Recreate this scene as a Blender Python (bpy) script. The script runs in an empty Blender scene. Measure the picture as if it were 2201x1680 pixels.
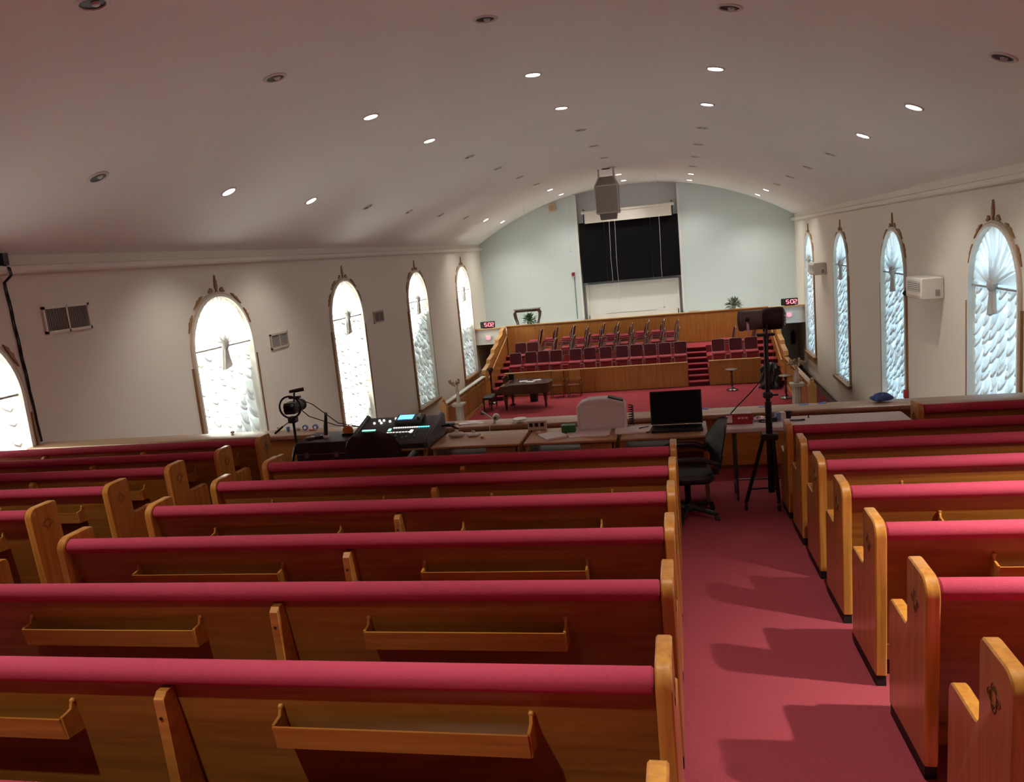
import bpy, math, random
from mathutils import Vector, Matrix

# ------------------------------------------------------------------ camera, world, exposure
H = 6.1                                   # the camera stands 6.1 m above the main floor (z = 0)
CAM_R = ((0.97597337, 0.05669861, 0.21038358),
         (0.19716803, 0.18115404, -0.96348741),
         (-0.09274024, 0.98181897, 0.16562236))
F_PX = 1716.7
sc = bpy.context.scene
col = sc.collection
cam_d = bpy.data.cameras.new('camera')
cam_d.sensor_width = 36.0
cam_d.lens = F_PX / 2201 * 36.0
cam_d.clip_start = 0.05
cam_d.clip_end = 300
cam = bpy.data.objects.new('camera', cam_d)
col.objects.link(cam)
m4 = Matrix([list(r) for r in CAM_R]).to_4x4()
m4.translation = (0, 0, H)
cam.matrix_world = m4
sc.camera = cam

world = bpy.data.worlds.new('daylight')
sc.world = world
world.use_nodes = True
bg = world.node_tree.nodes['Background']
wt_ = world.node_tree
w_tc = wt_.nodes.new('ShaderNodeTexCoord')
w_sep = wt_.nodes.new('ShaderNodeSeparateXYZ')
w_ramp = wt_.nodes.new('ShaderNodeValToRGB')
w_ramp.color_ramp.elements[0].position = 0.47
w_ramp.color_ramp.elements[0].color = (0.10, 0.10, 0.085, 1)      # streets and gardens below the horizon
w_ramp.color_ramp.elements[1].position = 0.53
w_ramp.color_ramp.elements[1].color = (0.44, 0.75, 1.0, 1)        # hazy bright sky
w_map = wt_.nodes.new('ShaderNodeMapRange')
w_map.inputs['From Min'].default_value = -1.0
wt_.links.new(w_tc.outputs['Generated'], w_sep.inputs[0])
wt_.links.new(w_sep.outputs['Z'], w_map.inputs['Value'])
wt_.links.new(w_map.outputs[0], w_ramp.inputs[0])
wt_.links.new(w_ramp.outputs[0], bg.inputs[0])
SKY = 2.9
bg.inputs[1].default_value = SKY
sun_d = bpy.data.lights.new('sun', 'SUN')
sun_d.energy = 34.0
sun_d.angle = math.radians(0.8)
sun_d.color = (1.0, 0.95, 0.86)
sun = bpy.data.objects.new('sun', sun_d)
col.objects.link(sun)
sun.rotation_euler = Vector((1.0, 0.12, -0.95)).to_track_quat('-Z', 'Y').to_euler()

sc.view_settings.view_transform = 'Standard'
sc.view_settings.look = 'None'
sc.view_settings.gamma = 1.0
sc.view_settings.use_curve_mapping = False
sc.view_settings.exposure = 1.27
try:
    sc.cycles.use_denoising = True
    sc.cycles.max_bounces = 8
    sc.cycles.diffuse_bounces = 5
    sc.cycles.transmission_bounces = 4
    sc.cycles.sample_clamp_indirect = 6.0
except Exception:
    pass

CAN_HALL = 112.0        # lit ceiling cans over the hall (W)
CAN_STAGE = 108.0       # lit ceiling cans over the stage (W)
CAN_BALCONY = 165.0     # lit ceiling cans over the balcony (W)

random.seed(7)
PI = math.pi


def ray(px, py):
    c = (px - 1100.5, -(py - 840.0), -F_PX)
    return [sum(CAM_R[i][k] * c[k] for k in range(3)) for i in range(3)]


def at(px, py, X=None, Y=None, Z=None):
    v = ray(px, py)
    t = X / v[0] if X is not None else (Y / v[1] if Y is not None else Z / v[2])
    return [v[0] * t, v[1] * t, v[2] * t]


# ------------------------------------------------------------------ materials
MATS = {}


def mat(name, colr, rough=0.5, metal=0.0, spec=0.5, emit=None, estr=0.0, bump=0.0, bscale=60.0, var=0.0, vscale=3.0, coat=0.0, stretch=(1, 1, 1)):
    if name in MATS:
        return MATS[name]
    m = bpy.data.materials.new(name)
    m.use_nodes = True
    nt = m.node_tree
    b = nt.nodes['Principled BSDF']
    b.inputs['Base Color'].default_value = (*colr, 1)
    b.inputs['Roughness'].default_value = rough
    b.inputs['Metallic'].default_value = metal
    b.inputs['Specular IOR Level'].default_value = spec
    b.inputs['Coat Weight'].default_value = coat
    b.inputs['Coat Roughness'].default_value = 0.15
    if emit:
        b.inputs['Emission Color'].default_value = (*emit, 1)
        b.inputs['Emission Strength'].default_value = estr
    if bump or var:
        tc = nt.nodes.new('ShaderNodeTexCoord')
        mp = nt.nodes.new('ShaderNodeMapping')
        mp.inputs['Scale'].default_value = stretch
        nt.links.new(tc.outputs['Object'], mp.inputs['Vector'])
    if var:
        n = nt.nodes.new('ShaderNodeTexNoise')
        n.inputs['Scale'].default_value = vscale
        n.inputs['Detail'].default_value = 5
        nt.links.new(mp.outputs[0], n.inputs['Vector'])
        r = nt.nodes.new('ShaderNodeMixRGB')
        r.inputs[1].default_value = (*[c * (1 - var) for c in colr], 1)
        r.inputs[2].default_value = (*[min(1, c * (1 + var)) for c in colr], 1)
        nt.links.new(n.outputs['Fac'], r.inputs[0])
        nt.links.new(r.outputs[0], b.inputs['Base Color'])
    if bump:
        n2 = nt.nodes.new('ShaderNodeTexNoise')
        n2.inputs['Scale'].default_value = bscale
        n2.inputs['Detail'].default_value = 4
        nt.links.new(mp.outputs[0], n2.inputs['Vector'])
        bp = nt.nodes.new('ShaderNodeBump')
        bp.inputs['Strength'].default_value = bump
        bp.inputs['Distance'].default_value = 0.02
        nt.links.new(n2.outputs['Fac'], bp.inputs['Height'])
        nt.links.new(bp.outputs[0], b.inputs['Normal'])
    MATS[name] = m
    return m


def wood(name, light, dark, grain='x', rough=0.35, coat=0.35):
    """varnished timber: stretched noise for the grain, a slow drift, a tint per object"""
    if name in MATS:
        return MATS[name]
    m = bpy.data.materials.new(name)
    m.use_nodes = True
    nt = m.node_tree
    b = nt.nodes['Principled BSDF']
    tc = nt.nodes.new('ShaderNodeTexCoord')
    mp = nt.nodes.new('ShaderNodeMapping')
    s = {'x': (0.7, 14, 14), 'y': (14, 0.7, 14), 'z': (14, 14, 0.7)}[grain]
    mp.inputs['Scale'].default_value = s
    nt.links.new(tc.outputs['Object'], mp.inputs['Vector'])
    oi = nt.nodes.new('ShaderNodeObjectInfo')
    vm = nt.nodes.new('ShaderNodeVectorMath')
    vm.operation = 'MULTIPLY_ADD'
    cmb = nt.nodes.new('ShaderNodeCombineXYZ')
    for i in range(3):
        nt.links.new(oi.outputs['Random'], cmb.inputs[i])
    vm.inputs[1].default_value = (9.0, 17.0, 23.0)
    nt.links.new(cmb.outputs[0], vm.inputs[0])
    nt.links.new(mp.outputs[0], vm.inputs[2])
    n = nt.nodes.new('ShaderNodeTexNoise')
    n.inputs['Scale'].default_value = 1.6
    n.inputs['Detail'].default_value = 7
    n.inputs['Roughness'].default_value = 0.62
    n.inputs['Distortion'].default_value = 0.6
    nt.links.new(vm.outputs[0], n.inputs['Vector'])
    cr = nt.nodes.new('ShaderNodeValToRGB')
    cr.color_ramp.elements[0].position = 0.32
    cr.color_ramp.elements[0].color = (*dark, 1)
    cr.color_ramp.elements[1].position = 0.68
    cr.color_ramp.elements[1].color = (*light, 1)
    nt.links.new(n.outputs['Fac'], cr.inputs[0])
    hs = nt.nodes.new('ShaderNodeHueSaturation')
    mr = nt.nodes.new('ShaderNodeMapRange')
    mr.inputs['To Min'].default_value = 0.88
    mr.inputs['To Max'].default_value = 1.12
    nt.links.new(oi.outputs['Random'], mr.inputs['Value'])
    nt.links.new(mr.outputs[0], hs.inputs['Value'])
    nt.links.new(cr.outputs[0], hs.inputs['Color'])
    nt.links.new(hs.outputs[0], b.inputs['Base Color'])
    b.inputs['Roughness'].default_value = rough
    b.inputs['Coat Weight'].default_value = coat
    b.inputs['Coat Roughness'].default_value = 0.2
    bp = nt.nodes.new('ShaderNodeBump')
    bp.inputs['Strength'].default_value = 0.08
    bp.inputs['Distance'].default_value = 0.01
    nt.links.new(n.outputs['Fac'], bp.inputs['Height'])
    nt.links.new(bp.outputs[0], b.inputs['Normal'])
    MATS[name] = m
    return m


def sheer(name, colr, opaque=0.5):
    """thin curtain cloth: light comes through it and bounces off it"""
    m = bpy.data.materials.new(name)
    m.use_nodes = True
    nt = m.node_tree
    nt.nodes.remove(nt.nodes['Principled BSDF'])
    out = nt.nodes['Material Output']
    tr = nt.nodes.new('ShaderNodeBsdfTranslucent')
    df = nt.nodes.new('ShaderNodeBsdfDiffuse')
    mx = nt.nodes.new('ShaderNodeMixShader')
    tr.inputs[0].default_value = (*colr, 1)
    df.inputs[0].default_value = (*colr, 1)
    mx.inputs[0].default_value = opaque
    nt.links.new(tr.outputs[0], mx.inputs[1])
    nt.links.new(df.outputs[0], mx.inputs[2])
    nt.links.new(mx.outputs[0], out.inputs['Surface'])
    return m


def window_glass(name):
    m = bpy.data.materials.new(name)
    m.use_nodes = True
    nt = m.node_tree
    nt.nodes.remove(nt.nodes['Principled BSDF'])
    t = nt.nodes.new('ShaderNodeBsdfTransparent')
    t.inputs[0].default_value = (0.93, 0.96, 0.97, 1)
    g = nt.nodes.new('ShaderNodeBsdfGlossy')
    g.inputs['Roughness'].default_value = 0.05
    mx = nt.nodes.new('ShaderNodeMixShader')
    mx.inputs[0].default_value = 0.06
    nt.links.new(t.outputs[0], mx.inputs[1])
    nt.links.new(g.outputs[0], mx.inputs[2])
    nt.links.new(mx.outputs[0], nt.nodes['Material Output'].inputs['Surface'])
    return m


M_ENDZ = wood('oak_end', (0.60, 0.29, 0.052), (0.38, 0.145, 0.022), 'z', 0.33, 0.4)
M_OAK_SHADED = wood('oak_shaded', (0.37, 0.155, 0.024), (0.235, 0.085, 0.012), 'x', 0.36, 0.3)  # same oak as the ends, shade on the backs put into its colour
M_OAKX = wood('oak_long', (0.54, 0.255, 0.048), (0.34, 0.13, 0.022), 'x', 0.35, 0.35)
M_OAKY = wood('oak_rail', (0.58, 0.30, 0.085), (0.40, 0.18, 0.045), 'y', 0.38, 0.3)
M_PANEL = wood('oak_panel', (0.50, 0.22, 0.045), (0.34, 0.135, 0.025), 'z', 0.4, 0.25)
M_CAP = wood('oak_cap', (0.62, 0.36, 0.13), (0.45, 0.23, 0.07), 'x', 0.4, 0.3)
M_RAILCAP = wood('rail_cap_oak', (0.42, 0.26, 0.14), (0.30, 0.17, 0.085), 'x', 0.35, 0.35)
M_DESK = wood('desk_oak', (0.46, 0.25, 0.09), (0.32, 0.16, 0.05), 'x', 0.4, 0.2)
M_DARKW = wood('dark_mahogany', (0.075, 0.022, 0.012), (0.035, 0.010, 0.006), 'x', 0.25, 0.5)
M_RED = mat('red_fabric', (0.45, 0.055, 0.095), 0.85, spec=0.2, bump=0.35, bscale=420, var=0.12, vscale=160)
M_CARPET = mat('red_carpet', (0.34, 0.060, 0.075), 0.95, spec=0.1, bump=0.6, bscale=260, var=0.22, vscale=120)
M_CARPET2 = mat('stage_carpet', (0.36, 0.052, 0.062), 0.95, spec=0.1, bump=0.4, bscale=160, var=0.12, vscale=40)
M_CARPET3 = mat('hall_carpet', (0.13, 0.028, 0.032), 0.95, spec=0.1)
M_BURG = mat('burgundy_fabric', (0.085, 0.012, 0.018), 0.8, spec=0.2)
M_BURG_LIT = mat('burgundy_lit', (0.33, 0.055, 0.07), 0.8, spec=0.2)  # chair burgundy again, light from above put into its colour
M_SIDEW = mat('beige_wall', (0.74, 0.685, 0.595), 0.85, spec=0.2, bump=0.08, bscale=30)
M_CEIL = mat('plaster_ceiling', (0.84, 0.835, 0.80), 0.9, spec=0.15, bump=0.6, bscale=1.6, var=0.05, vscale=0.8, stretch=(1, 0.4, 1))
M_BLUEW = mat('pale_blue_wall', (0.62, 0.70, 0.69), 0.85, spec=0.2)
M_WHITEW = mat('white_wall', (0.72, 0.72, 0.68), 0.8, spec=0.2)
M_NICHE = mat('niche_grey', (0.66, 0.68, 0.69), 0.8, spec=0.2)
M_CREAM = mat('cream_trim', (0.74, 0.70, 0.62), 0.6)
M_GOLD = mat('gilt_brown', (0.30, 0.155, 0.06), 0.5, bump=0.4, bscale=40)
M_TAN = mat('tan_trim', (0.55, 0.44, 0.33), 0.6, bump=0.3, bscale=60)
M_BLACK = mat('black_plastic', (0.012, 0.012, 0.013), 0.45)
M_BLACKM = mat('black_metal', (0.016, 0.016, 0.018), 0.35, metal=0.3)
M_RUBBER = mat('black_rubber', (0.006, 0.006, 0.006), 0.6)
M_LEATHER = mat('black_leather', (0.014, 0.014, 0.015), 0.38, bump=0.2, bscale=90)
M_GREYM = mat('grey_metal', (0.16, 0.165, 0.17), 0.35, metal=0.6)
M_CHROME = mat('chrome', (0.6, 0.6, 0.6), 0.2, metal=1.0)
M_WHITEP = mat('white_plastic', (0.70, 0.70, 0.68), 0.45)
M_PAPER = mat('white_paper', (0.78, 0.78, 0.76), 0.8)
M_SCREEN = mat('dark_screen', (0.004, 0.004, 0.005), 0.5, spec=0.12)
M_BASEB = mat('brown_baseboard', (0.20, 0.165, 0.13), 0.6)
M_GRILL = mat('grille_grey', (0.30, 0.275, 0.26), 0.6)
M_GREEN = mat('green_plastic', (0.03, 0.16, 0.05), 0.45)
M_BLUE = mat('blue_tape', (0.10, 0.22, 0.62), 0.6)
M_REDP = mat('red_print', (0.33, 0.02, 0.03), 0.45)
M_ORANGE = mat('orange_plastic', (0.62, 0.18, 0.04), 0.5)
M_STONE = mat('cream_stone', (0.55, 0.50, 0.40), 0.6)
M_GLASSV = mat('pink_glass', (0.55, 0.40, 0.36), 0.25)
M_DRIED = mat('dried_flower', (0.42, 0.31, 0.17), 0.9, var=0.4, vscale=30)
M_LEAF = mat('green_leaf', (0.055, 0.15, 0.045), 0.5, var=0.4, vscale=20)
M_LEAF2 = mat('silver_leaf', (0.20, 0.26, 0.18), 0.5, var=0.4, vscale=20)
M_WIRE = mat('white_wire', (0.75, 0.75, 0.73), 0.6)
M_SPK = mat('speaker_cloth', (0.33, 0.30, 0.275), 0.85, bump=0.3, bscale=200)
M_SPKT = mat('speaker_trim', (0.55, 0.52, 0.48), 0.7)
M_PEACH = mat('peach_box', (0.62, 0.36, 0.22), 0.6)
M_CAN = mat('can_dark', (0.035, 0.026, 0.02), 0.5)
M_CANB = mat('can_bulb', (0.55, 0.52, 0.48), 0.3)
M_CANRIM = mat('can_rim', (0.66, 0.62, 0.58), 0.6)
M_LIT = mat('lit_can', (1, 1, 1), 0.5, emit=(1.0, 0.97, 0.9), estr=22.0)
M_LED = mat('red_led', (0.2, 0.0, 0.0), 0.5, emit=(1.0, 0.10, 0.13), estr=3.5)
M_EXIT = mat('red_sign_light', (0.5, 0.05, 0.05), 0.5, emit=(1.0, 0.12, 0.16), estr=1.4)
M_LCD = mat('blue_lcd', (0.02, 0.05, 0.2), 0.4, emit=(0.10, 0.30, 1.0), estr=1.3)
M_TEAL = mat('teal_led', (0.0, 0.1, 0.1), 0.4, emit=(0.1, 0.75, 0.8), estr=1.0)
M_GREENL = mat('green_led', (0.0, 0.1, 0.05), 0.4, emit=(0.25, 0.9, 0.5), estr=0.9)
M_WKEY = mat('white_key', (0.8, 0.78, 0.75), 0.4, emit=(1, 0.9, 0.85), estr=0.5)
M_PANE = window_glass('window_glass')
M_SHEER = sheer('sheer_cloth', (0.84, 0.84, 0.82))
M_CARVE = mat('carved_line', (0.16, 0.065, 0.02), 0.5)
M_KNOT = sheer('gathered_cloth', (0.56, 0.54, 0.50), 0.88)


# ------------------------------------------------------------------ mesh builder
class MB:
    def __init__(self):
        self.v = []
        self.f = []

    def add(self, vs, fs):
        o = len(self.v)
        self.v += [tuple(p) for p in vs]
        self.f += [tuple(i + o for i in q) for q in fs]
        return self

    def box(self, cx, cy, cz, sx, sy, sz, rot=None):
        x, y, z = sx / 2, sy / 2, sz / 2
        vs = [Vector((a * x, b * y, c * z)) for a in (-1, 1) for b in (-1, 1) for c in (-1, 1)]
        if rot is not None:
            vs = [rot @ p for p in vs]
        vs = [(p.x + cx, p.y + cy, p.z + cz) for p in vs]
        return self.add(vs, [(0, 1, 3, 2), (4, 6, 7, 5), (0, 4, 5, 1), (2, 3, 7, 6), (0, 2, 6, 4), (1, 5, 7, 3)])

    def rbox(self, cx, cy, cz, sx, sy, sz, r=0.02, axis='z', seg=3, ch=None):
        """box with corners rounded about one axis"""
        a, b = {'z': (sx, sy), 'x': (sy, sz), 'y': (sx, sz)}[axis]
        t = {'z': sz, 'x': sx, 'y': sy}[axis]
        pts = rrect(a, b, r, seg)
        off = {'z': (cx, cy), 'x': (cy, cz), 'y': (cx, cz)}[axis]
        c = {'z': cz, 'x': cx, 'y': cy}[axis]
        return self.prism([(p + off[0], q + off[1]) for p, q in pts], axis, c - t / 2, c + t / 2, ch if ch is not None else min(r, t / 2) * 0.5)

    def prism(self, poly, axis, a0, a1, ch=0.0):
        area = sum(poly[i][0] * poly[(i + 1) % len(poly)][1] - poly[(i + 1) % len(poly)][0] * poly[i][1] for i in range(len(poly)))
        if area < 0:
            poly = poly[::-1]
        n = len(poly)

        def P(p, q, t):
            return {'x': (t, p, q), 'y': (p, t, q), 'z': (p, q, t)}[axis]
        if ch > 0:
            ins = []
            for i in range(n):
                p0, p1, p2 = poly[i - 1], poly[i], poly[(i + 1) % n]
                e1 = (p1[0] - p0[0], p1[1] - p0[1])
                e2 = (p2[0] - p1[0], p2[1] - p1[1])
                l1 = math.hypot(*e1) or 1
                l2 = math.hypot(*e2) or 1
                nx = -e1[1] / l1 - e2[1] / l2
                ny = e1[0] / l1 + e2[0] / l2
                l = math.hypot(nx, ny) or 1
                k = ch / max(0.5, l / 2)
                ins.append((p1[0] + nx / l * k, p1[1] + ny / l * k))
            rings = [(ins, a0), (poly, a0 + ch), (poly, a1 - ch), (ins, a1)]
        else:
            rings = [(poly, a0), (poly, a1)]
        vs = [P(p, q, t) for pl, t in rings for p, q in pl]
        fs = []
        for r in range(len(rings) - 1):
            for i in range(n):
                j = (i + 1) % n
                fs.append((r * n + i, r * n + j, (r + 1) * n + j, (r + 1) * n + i))
        fs.append(tuple(range(n - 1, -1, -1)))
        fs.append(tuple((len(rings) - 1) * n + i for i in range(n)))
        if axis == 'y':
            fs = [q[::-1] for q in fs]
        return self.add(vs, fs)

    def tube(self, path, r, n=8, cap=True, closed=False):
        path = [Vector(p) for p in path]
        m = len(path)
        rs = r if isinstance(r, (list, tuple)) else [r] * m
        vs = []
        up = None
        for i, p in enumerate(path):
            if closed:
                d = path[(i + 1) % m] - path[i - 1]
            else:
                d = path[min(i + 1, m - 1)] - path[max(i - 1, 0)]
            d.normalize()
            if up is None:
                up = Vector((0, 0, 1)) if abs(d.z) < 0.9 else Vector((1, 0, 0))
            a = d.cross(up)
            if a.length < 1e-6:
                a = d.cross(Vector((0, 1, 0)))
            a.normalize()
            b = a.cross(d).normalized()
            up = b
            for k in range(n):
                t = 2 * PI * k / n
                vs.append(p + a * (math.cos(t) * rs[i]) + b * (math.sin(t) * rs[i]))
        fs = []
        for i in range(m if closed else m - 1):
            i2 = (i + 1) % m
            for k in range(n):
                k2 = (k + 1) % n
                fs.append((i * n + k, i * n + k2, i2 * n + k2, i2 * n + k))
        if cap and not closed:
            fs.append(tuple(range(n - 1, -1, -1)))
            fs.append(tuple((m - 1) * n + k for k in range(n)))
        return self.add(vs, fs)

    def lathe(self, prof, n=16, c=(0, 0, 0), rot=None, cap=True):
        vs = []
        for r, z in prof:
            for k in range(n):
                t = 2 * PI * k / n
                p = Vector((r * math.cos(t), r * math.sin(t), z))
                if rot is not None:
                    p = rot @ p
                vs.append((p.x + c[0], p.y + c[1], p.z + c[2]))
        fs = []
        for i in range(len(prof) - 1):
            for k in range(n):
                k2 = (k + 1) % n
                fs.append((i * n + k, i * n + k2, (i + 1) * n + k2, (i + 1) * n + k))
        if cap:
            fs.append(tuple(range(n - 1, -1, -1)))
            fs.append(tuple((len(prof) - 1) * n + k for k in range(n)))
        return self.add(vs, fs)

    def ball(self, c, r, nu=10, nv=6):
        rx, ry, rz = r if isinstance(r, (tuple, list)) else (r, r, r)
        prof = [(math.sin(PI * i / nv), -math.cos(PI * i / nv)) for i in range(nv + 1)]
        vs = []
        for s, z in prof:
            for k in range(nu):
                t = 2 * PI * k / nu
                vs.append((c[0] + rx * s * math.cos(t), c[1] + ry * s * math.sin(t), c[2] + rz * z))
        fs = []
        for i in range(nv):
            for k in range(nu):
                k2 = (k + 1) % nu
                fs.append((i * nu + k, i * nu + k2, (i + 1) * nu + k2, (i + 1) * nu + k))
        return self.add(vs, fs)

    def grid(self, fn, nu, nv):
        o = [fn(i / nu, j / nv) for i in range(nu + 1) for j in range(nv + 1)]
        w = nv + 1
        return self.add(o, [(i * w + j, (i + 1) * w + j, (i + 1) * w + j + 1, i * w + j + 1) for i in range(nu) for j in range(nv)])

    def build(self, name, m, parent=None, loc=None, smooth=True, ang=35):
        me = bpy.data.meshes.new(name)
        me.from_pydata(self.v, [], self.f)
        me.materials.append(m)
        me.validate()
        if smooth:
            for p in me.polygons:
                p.use_smooth = True
            me.set_sharp_from_angle(angle=math.radians(ang))
        me.update()
        o = bpy.data.objects.new(name, me)
        col.objects.link(o)
        if parent is not None:
            o.parent = parent
        if loc is not None:
            o.location = loc
        return o


def rrect(a, b, r, seg=3):
    r = min(r, a / 2 - 1e-4, b / 2 - 1e-4)
    pts = []
    for sx, sy, t0 in ((1, 1, 0), (-1, 1, 90), (-1, -1, 180), (1, -1, 270)):
        cx, cy = sx * (a / 2 - r), sy * (b / 2 - r)
        for k in range(seg + 1):
            t = math.radians(t0 + 90 * k / seg)
            pts.append((cx + r * math.cos(t), cy + r * math.sin(t)))
    return pts


def thing(name, label, cat, loc, rz=0.0, group=None):
    o = bpy.data.objects.new(name, None)
    o.empty_display_size = 0.1
    col.objects.link(o)
    o.location = (loc[0], loc[1], loc[2] + H)
    o.rotation_euler = (0, 0, rz)
    return tag(o, label, cat, group)


def tag(o, label, cat, group=None):
    o['label'] = label
    o['category'] = cat
    if group:
        o['group'] = group
    return o


def one(name, mb, m, label, cat, loc, group=None, rz=0.0, smooth=True):
    o = mb.build(name, m, smooth=smooth)
    o.location = (loc[0], loc[1], loc[2] + H)
    o.rotation_euler = (0, 0, rz)
    return tag(o, label, cat, group)


def struct(name, mb, m, smooth=False, label=None):
    o = mb.build(name, m, smooth=smooth)
    o.location = (0, 0, H)
    o['kind'] = 'structure'
    if label:
        o['label'] = label
    return o


def sempty(name, label=None):
    o = bpy.data.objects.new(name, None)
    col.objects.link(o)
    o.location = (0, 0, H)
    o['kind'] = 'structure'
    if label:
        o['label'] = label
    return o


KIDS = {}


def children(o):
    return [c for c in col.objects if c.parent == o]


def tree(o):
    """nested list of an object with its parts, read once per prototype"""
    return (o, [tree(c) for c in children(o)])


def copy_tree(t, parent=None):
    o, ch = t
    c = o.copy()
    col.objects.link(c)
    if parent is not None:
        c.parent = parent
    for k in ch:
        copy_tree(k, c)
    return c


ORD = ['first', 'second', 'third', 'fourth', 'fifth', 'sixth', 'seventh', 'eighth', 'ninth', 'tenth', 'eleventh', 'twelfth']

# ------------------------------------------------------------------ the room
XL, XR, YB, YR = -9.0, 5.065, 37.0, -2.8       # side walls, stage wall, rear wall
ZF, ZS = -6.1, -5.55                           # main floor, stage floor
XC, HALF, ZSP, RISE = (XL + XR) / 2, (XR - XL) / 2, 0.66, 2.06
RAD = (HALF ** 2 + RISE ** 2) / (2 * RISE)
ZCEN = ZSP + RISE - RAD


def vault(x):
    return ZCEN + math.sqrt(max(0, RAD * RAD - (x - XC) ** 2))


def flo(y):
    return -2.20 - 0.078 * (y - 3.07)          # raked balcony floor


WIN_Y = [14.53 + 6.267 * i for i in range(4)]
WR, WZ, WSILL = 1.06, -1.30, -4.90             # opening radius, springing, sill


def side_wall(name, x, out, ys):
    """wall with arched window openings and their reveals"""
    mb = MB()

    def quad(y0, z0, y1, z1, z0b=None, z1b=None):
        z0b = z0 if z0b is None else z0b
        z1b = z1 if z1b is None else z1b
        vs = [(x, y0, z0), (x, y1, z0b), (x, y1, z1b), (x, y0, z1)]
        mb.add(vs if x < 0 else vs, [(0, 1, 2, 3)] if x > 0 else [(3, 2, 1, 0)])
    prev = YR
    n = 24
    for yc in ys:
        quad(prev, ZF, yc - WR, 0.9)
        quad(yc - WR, ZF, yc + WR, WSILL)
        for i in range(n):
            a0, a1 = PI - PI * i / n, PI - PI * (i + 1) / n
            y0, y1 = yc + WR * math.cos(a0), yc + WR * math.cos(a1)
            z0, z1 = WZ + WR * math.sin(a0), WZ + WR * math.sin(a1)
            quad(y0, z0, y1, 0.9, z1, 0.9)
        # reveal
        pts = [(yc - WR, WSILL)] + [(yc + WR * math.cos(PI - PI * i / n), WZ + WR * math.sin(PI - PI * i / n)) for i in range(n + 1)] + [(yc + WR, WSILL)]
        for i in range(len(pts)):
            p, q = pts[i], pts[(i + 1) % len(pts)]
            mb.add([(x, p[0], p[1]), (x, q[0], q[1]), (x + out, q[0], q[1]), (x + out, p[0], p[1])], [(0, 1, 2, 3)])
        prev = yc + WR
    quad(prev, ZF, YB + 0.7, 0.9)
    return struct(name, mb, M_SIDEW)


LY = [WIN_Y[0] - 6.267] + WIN_Y
side_wall('wall_left', XL, -0.24, LY)
side_wall('wall_right', XR, 0.24, WIN_Y)

struct('floor', MB().box(XC, (YR + YB) / 2 + 0.4, ZF - 0.1, XR - XL + 0.6, YB - YR + 1.4, 0.2), M_CARPET3, label='dark red carpet of the main hall floor')

mb = MB()
NS = 48
for i in range(NS):
    x0, x1 = XL + (XR - XL) * i / NS, XL + (XR - XL) * (i + 1) / NS
    for j in range(8):
        y0, y1 = YR + (YB + 0.7 - YR) * j / 8, YR + (YB + 0.7 - YR) * (j + 1) / 8
        mb.add([(x0, y0, vault(x0)), (x0, y1, vault(x0)), (x1, y1, vault(x1)), (x1, y0, vault(x1))], [(0, 1, 2, 3)])
struct('ceiling', mb, M_CEIL, smooth=True, label='plaster barrel vault ceiling')

# stage wall with a tall niche, and the rear wall behind the balcony
NX0, NX1, ND = -4.33, 0.18, 0.55
mb = MB()
for a, b in ((XL, NX0), (NX1, XR)):
    k = 12
    for i in range(k):
        x0, x1 = a + (b - a) * i / k, a + (b - a) * (i + 1) / k
        mb.add([(x0, YB, ZF), (x1, YB, ZF), (x1, YB, vault(x1) + 0.05), (x0, YB, vault(x0) + 0.05)], [(0, 1, 2, 3)])
struct('wall_stage', mb, M_BLUEW, label='pale blue wall behind the choir')
mb = MB()
k = 8
for i in range(k):
    x0, x1 = NX0 + (NX1 - NX0) * i / k, NX0 + (NX1 - NX0) * (i + 1) / k
    mb.add([(x0, YB + ND, ZF), (x1, YB + ND, ZF), (x1, YB + ND, vault(x1) + 0.05), (x0, YB + ND, vault(x0) + 0.05)], [(0, 1, 2, 3)])
for x in (NX0, NX1):
    mb.add([(x, YB, ZF), (x, YB + ND, ZF), (x, YB + ND, vault(x)), (x, YB, vault(x))], [(0, 1, 2, 3)])
struct('wall_niche', mb, M_NICHE, label='grey back and cheeks of the tall wall niche')
mb = MB()
for i in range(24):
    x0, x1 = XL + (XR - XL) * i / 24, XL + (XR - XL) * (i + 1) / 24
    mb.add([(x0, YR, ZF), (x0, YR, vault(x0) + 0.05), (x1, YR, vault(x1) + 0.05), (x1, YR, ZF)], [(0, 1, 2, 3)])
struct('wall_rear', mb, M_SIDEW)

# cornice ledges, baseboards
struct('trim_1', MB().prism([(XL, 0.376), (XL + 0.11, 0.40), (XL + 0.13, 0.43), (XL + 0.13, 0.50), (XL + 0.04, 0.52), (XL, 0.52)], 'y', YR, YB, 0), M_CREAM, label='cream cornice ledge on the left wall')
struct('trim_2', MB().prism([(XR, 0.376), (XR - 0.11, 0.40), (XR - 0.13, 0.43), (XR - 0.13, 0.50), (XR - 0.04, 0.52), (XR, 0.52)], 'y', YR, YB, 0), M_CREAM, label='cream cornice ledge on the right wall')
struct('baseboard_left', MB().box(XL + 0.02, 20, ZF + 0.14, 0.04, 34, 0.28), M_BASEB)
struct('baseboard_right', MB().prism([(XR, ZF), (XR - 0.035, ZF), (XR - 0.035, ZF + 0.22), (XR - 0.06, ZF + 0.24), (XR - 0.06, ZF + 0.30), (XR, ZF + 0.34)], 'y', 9.8, YB, 0), M_BASEB)

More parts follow.
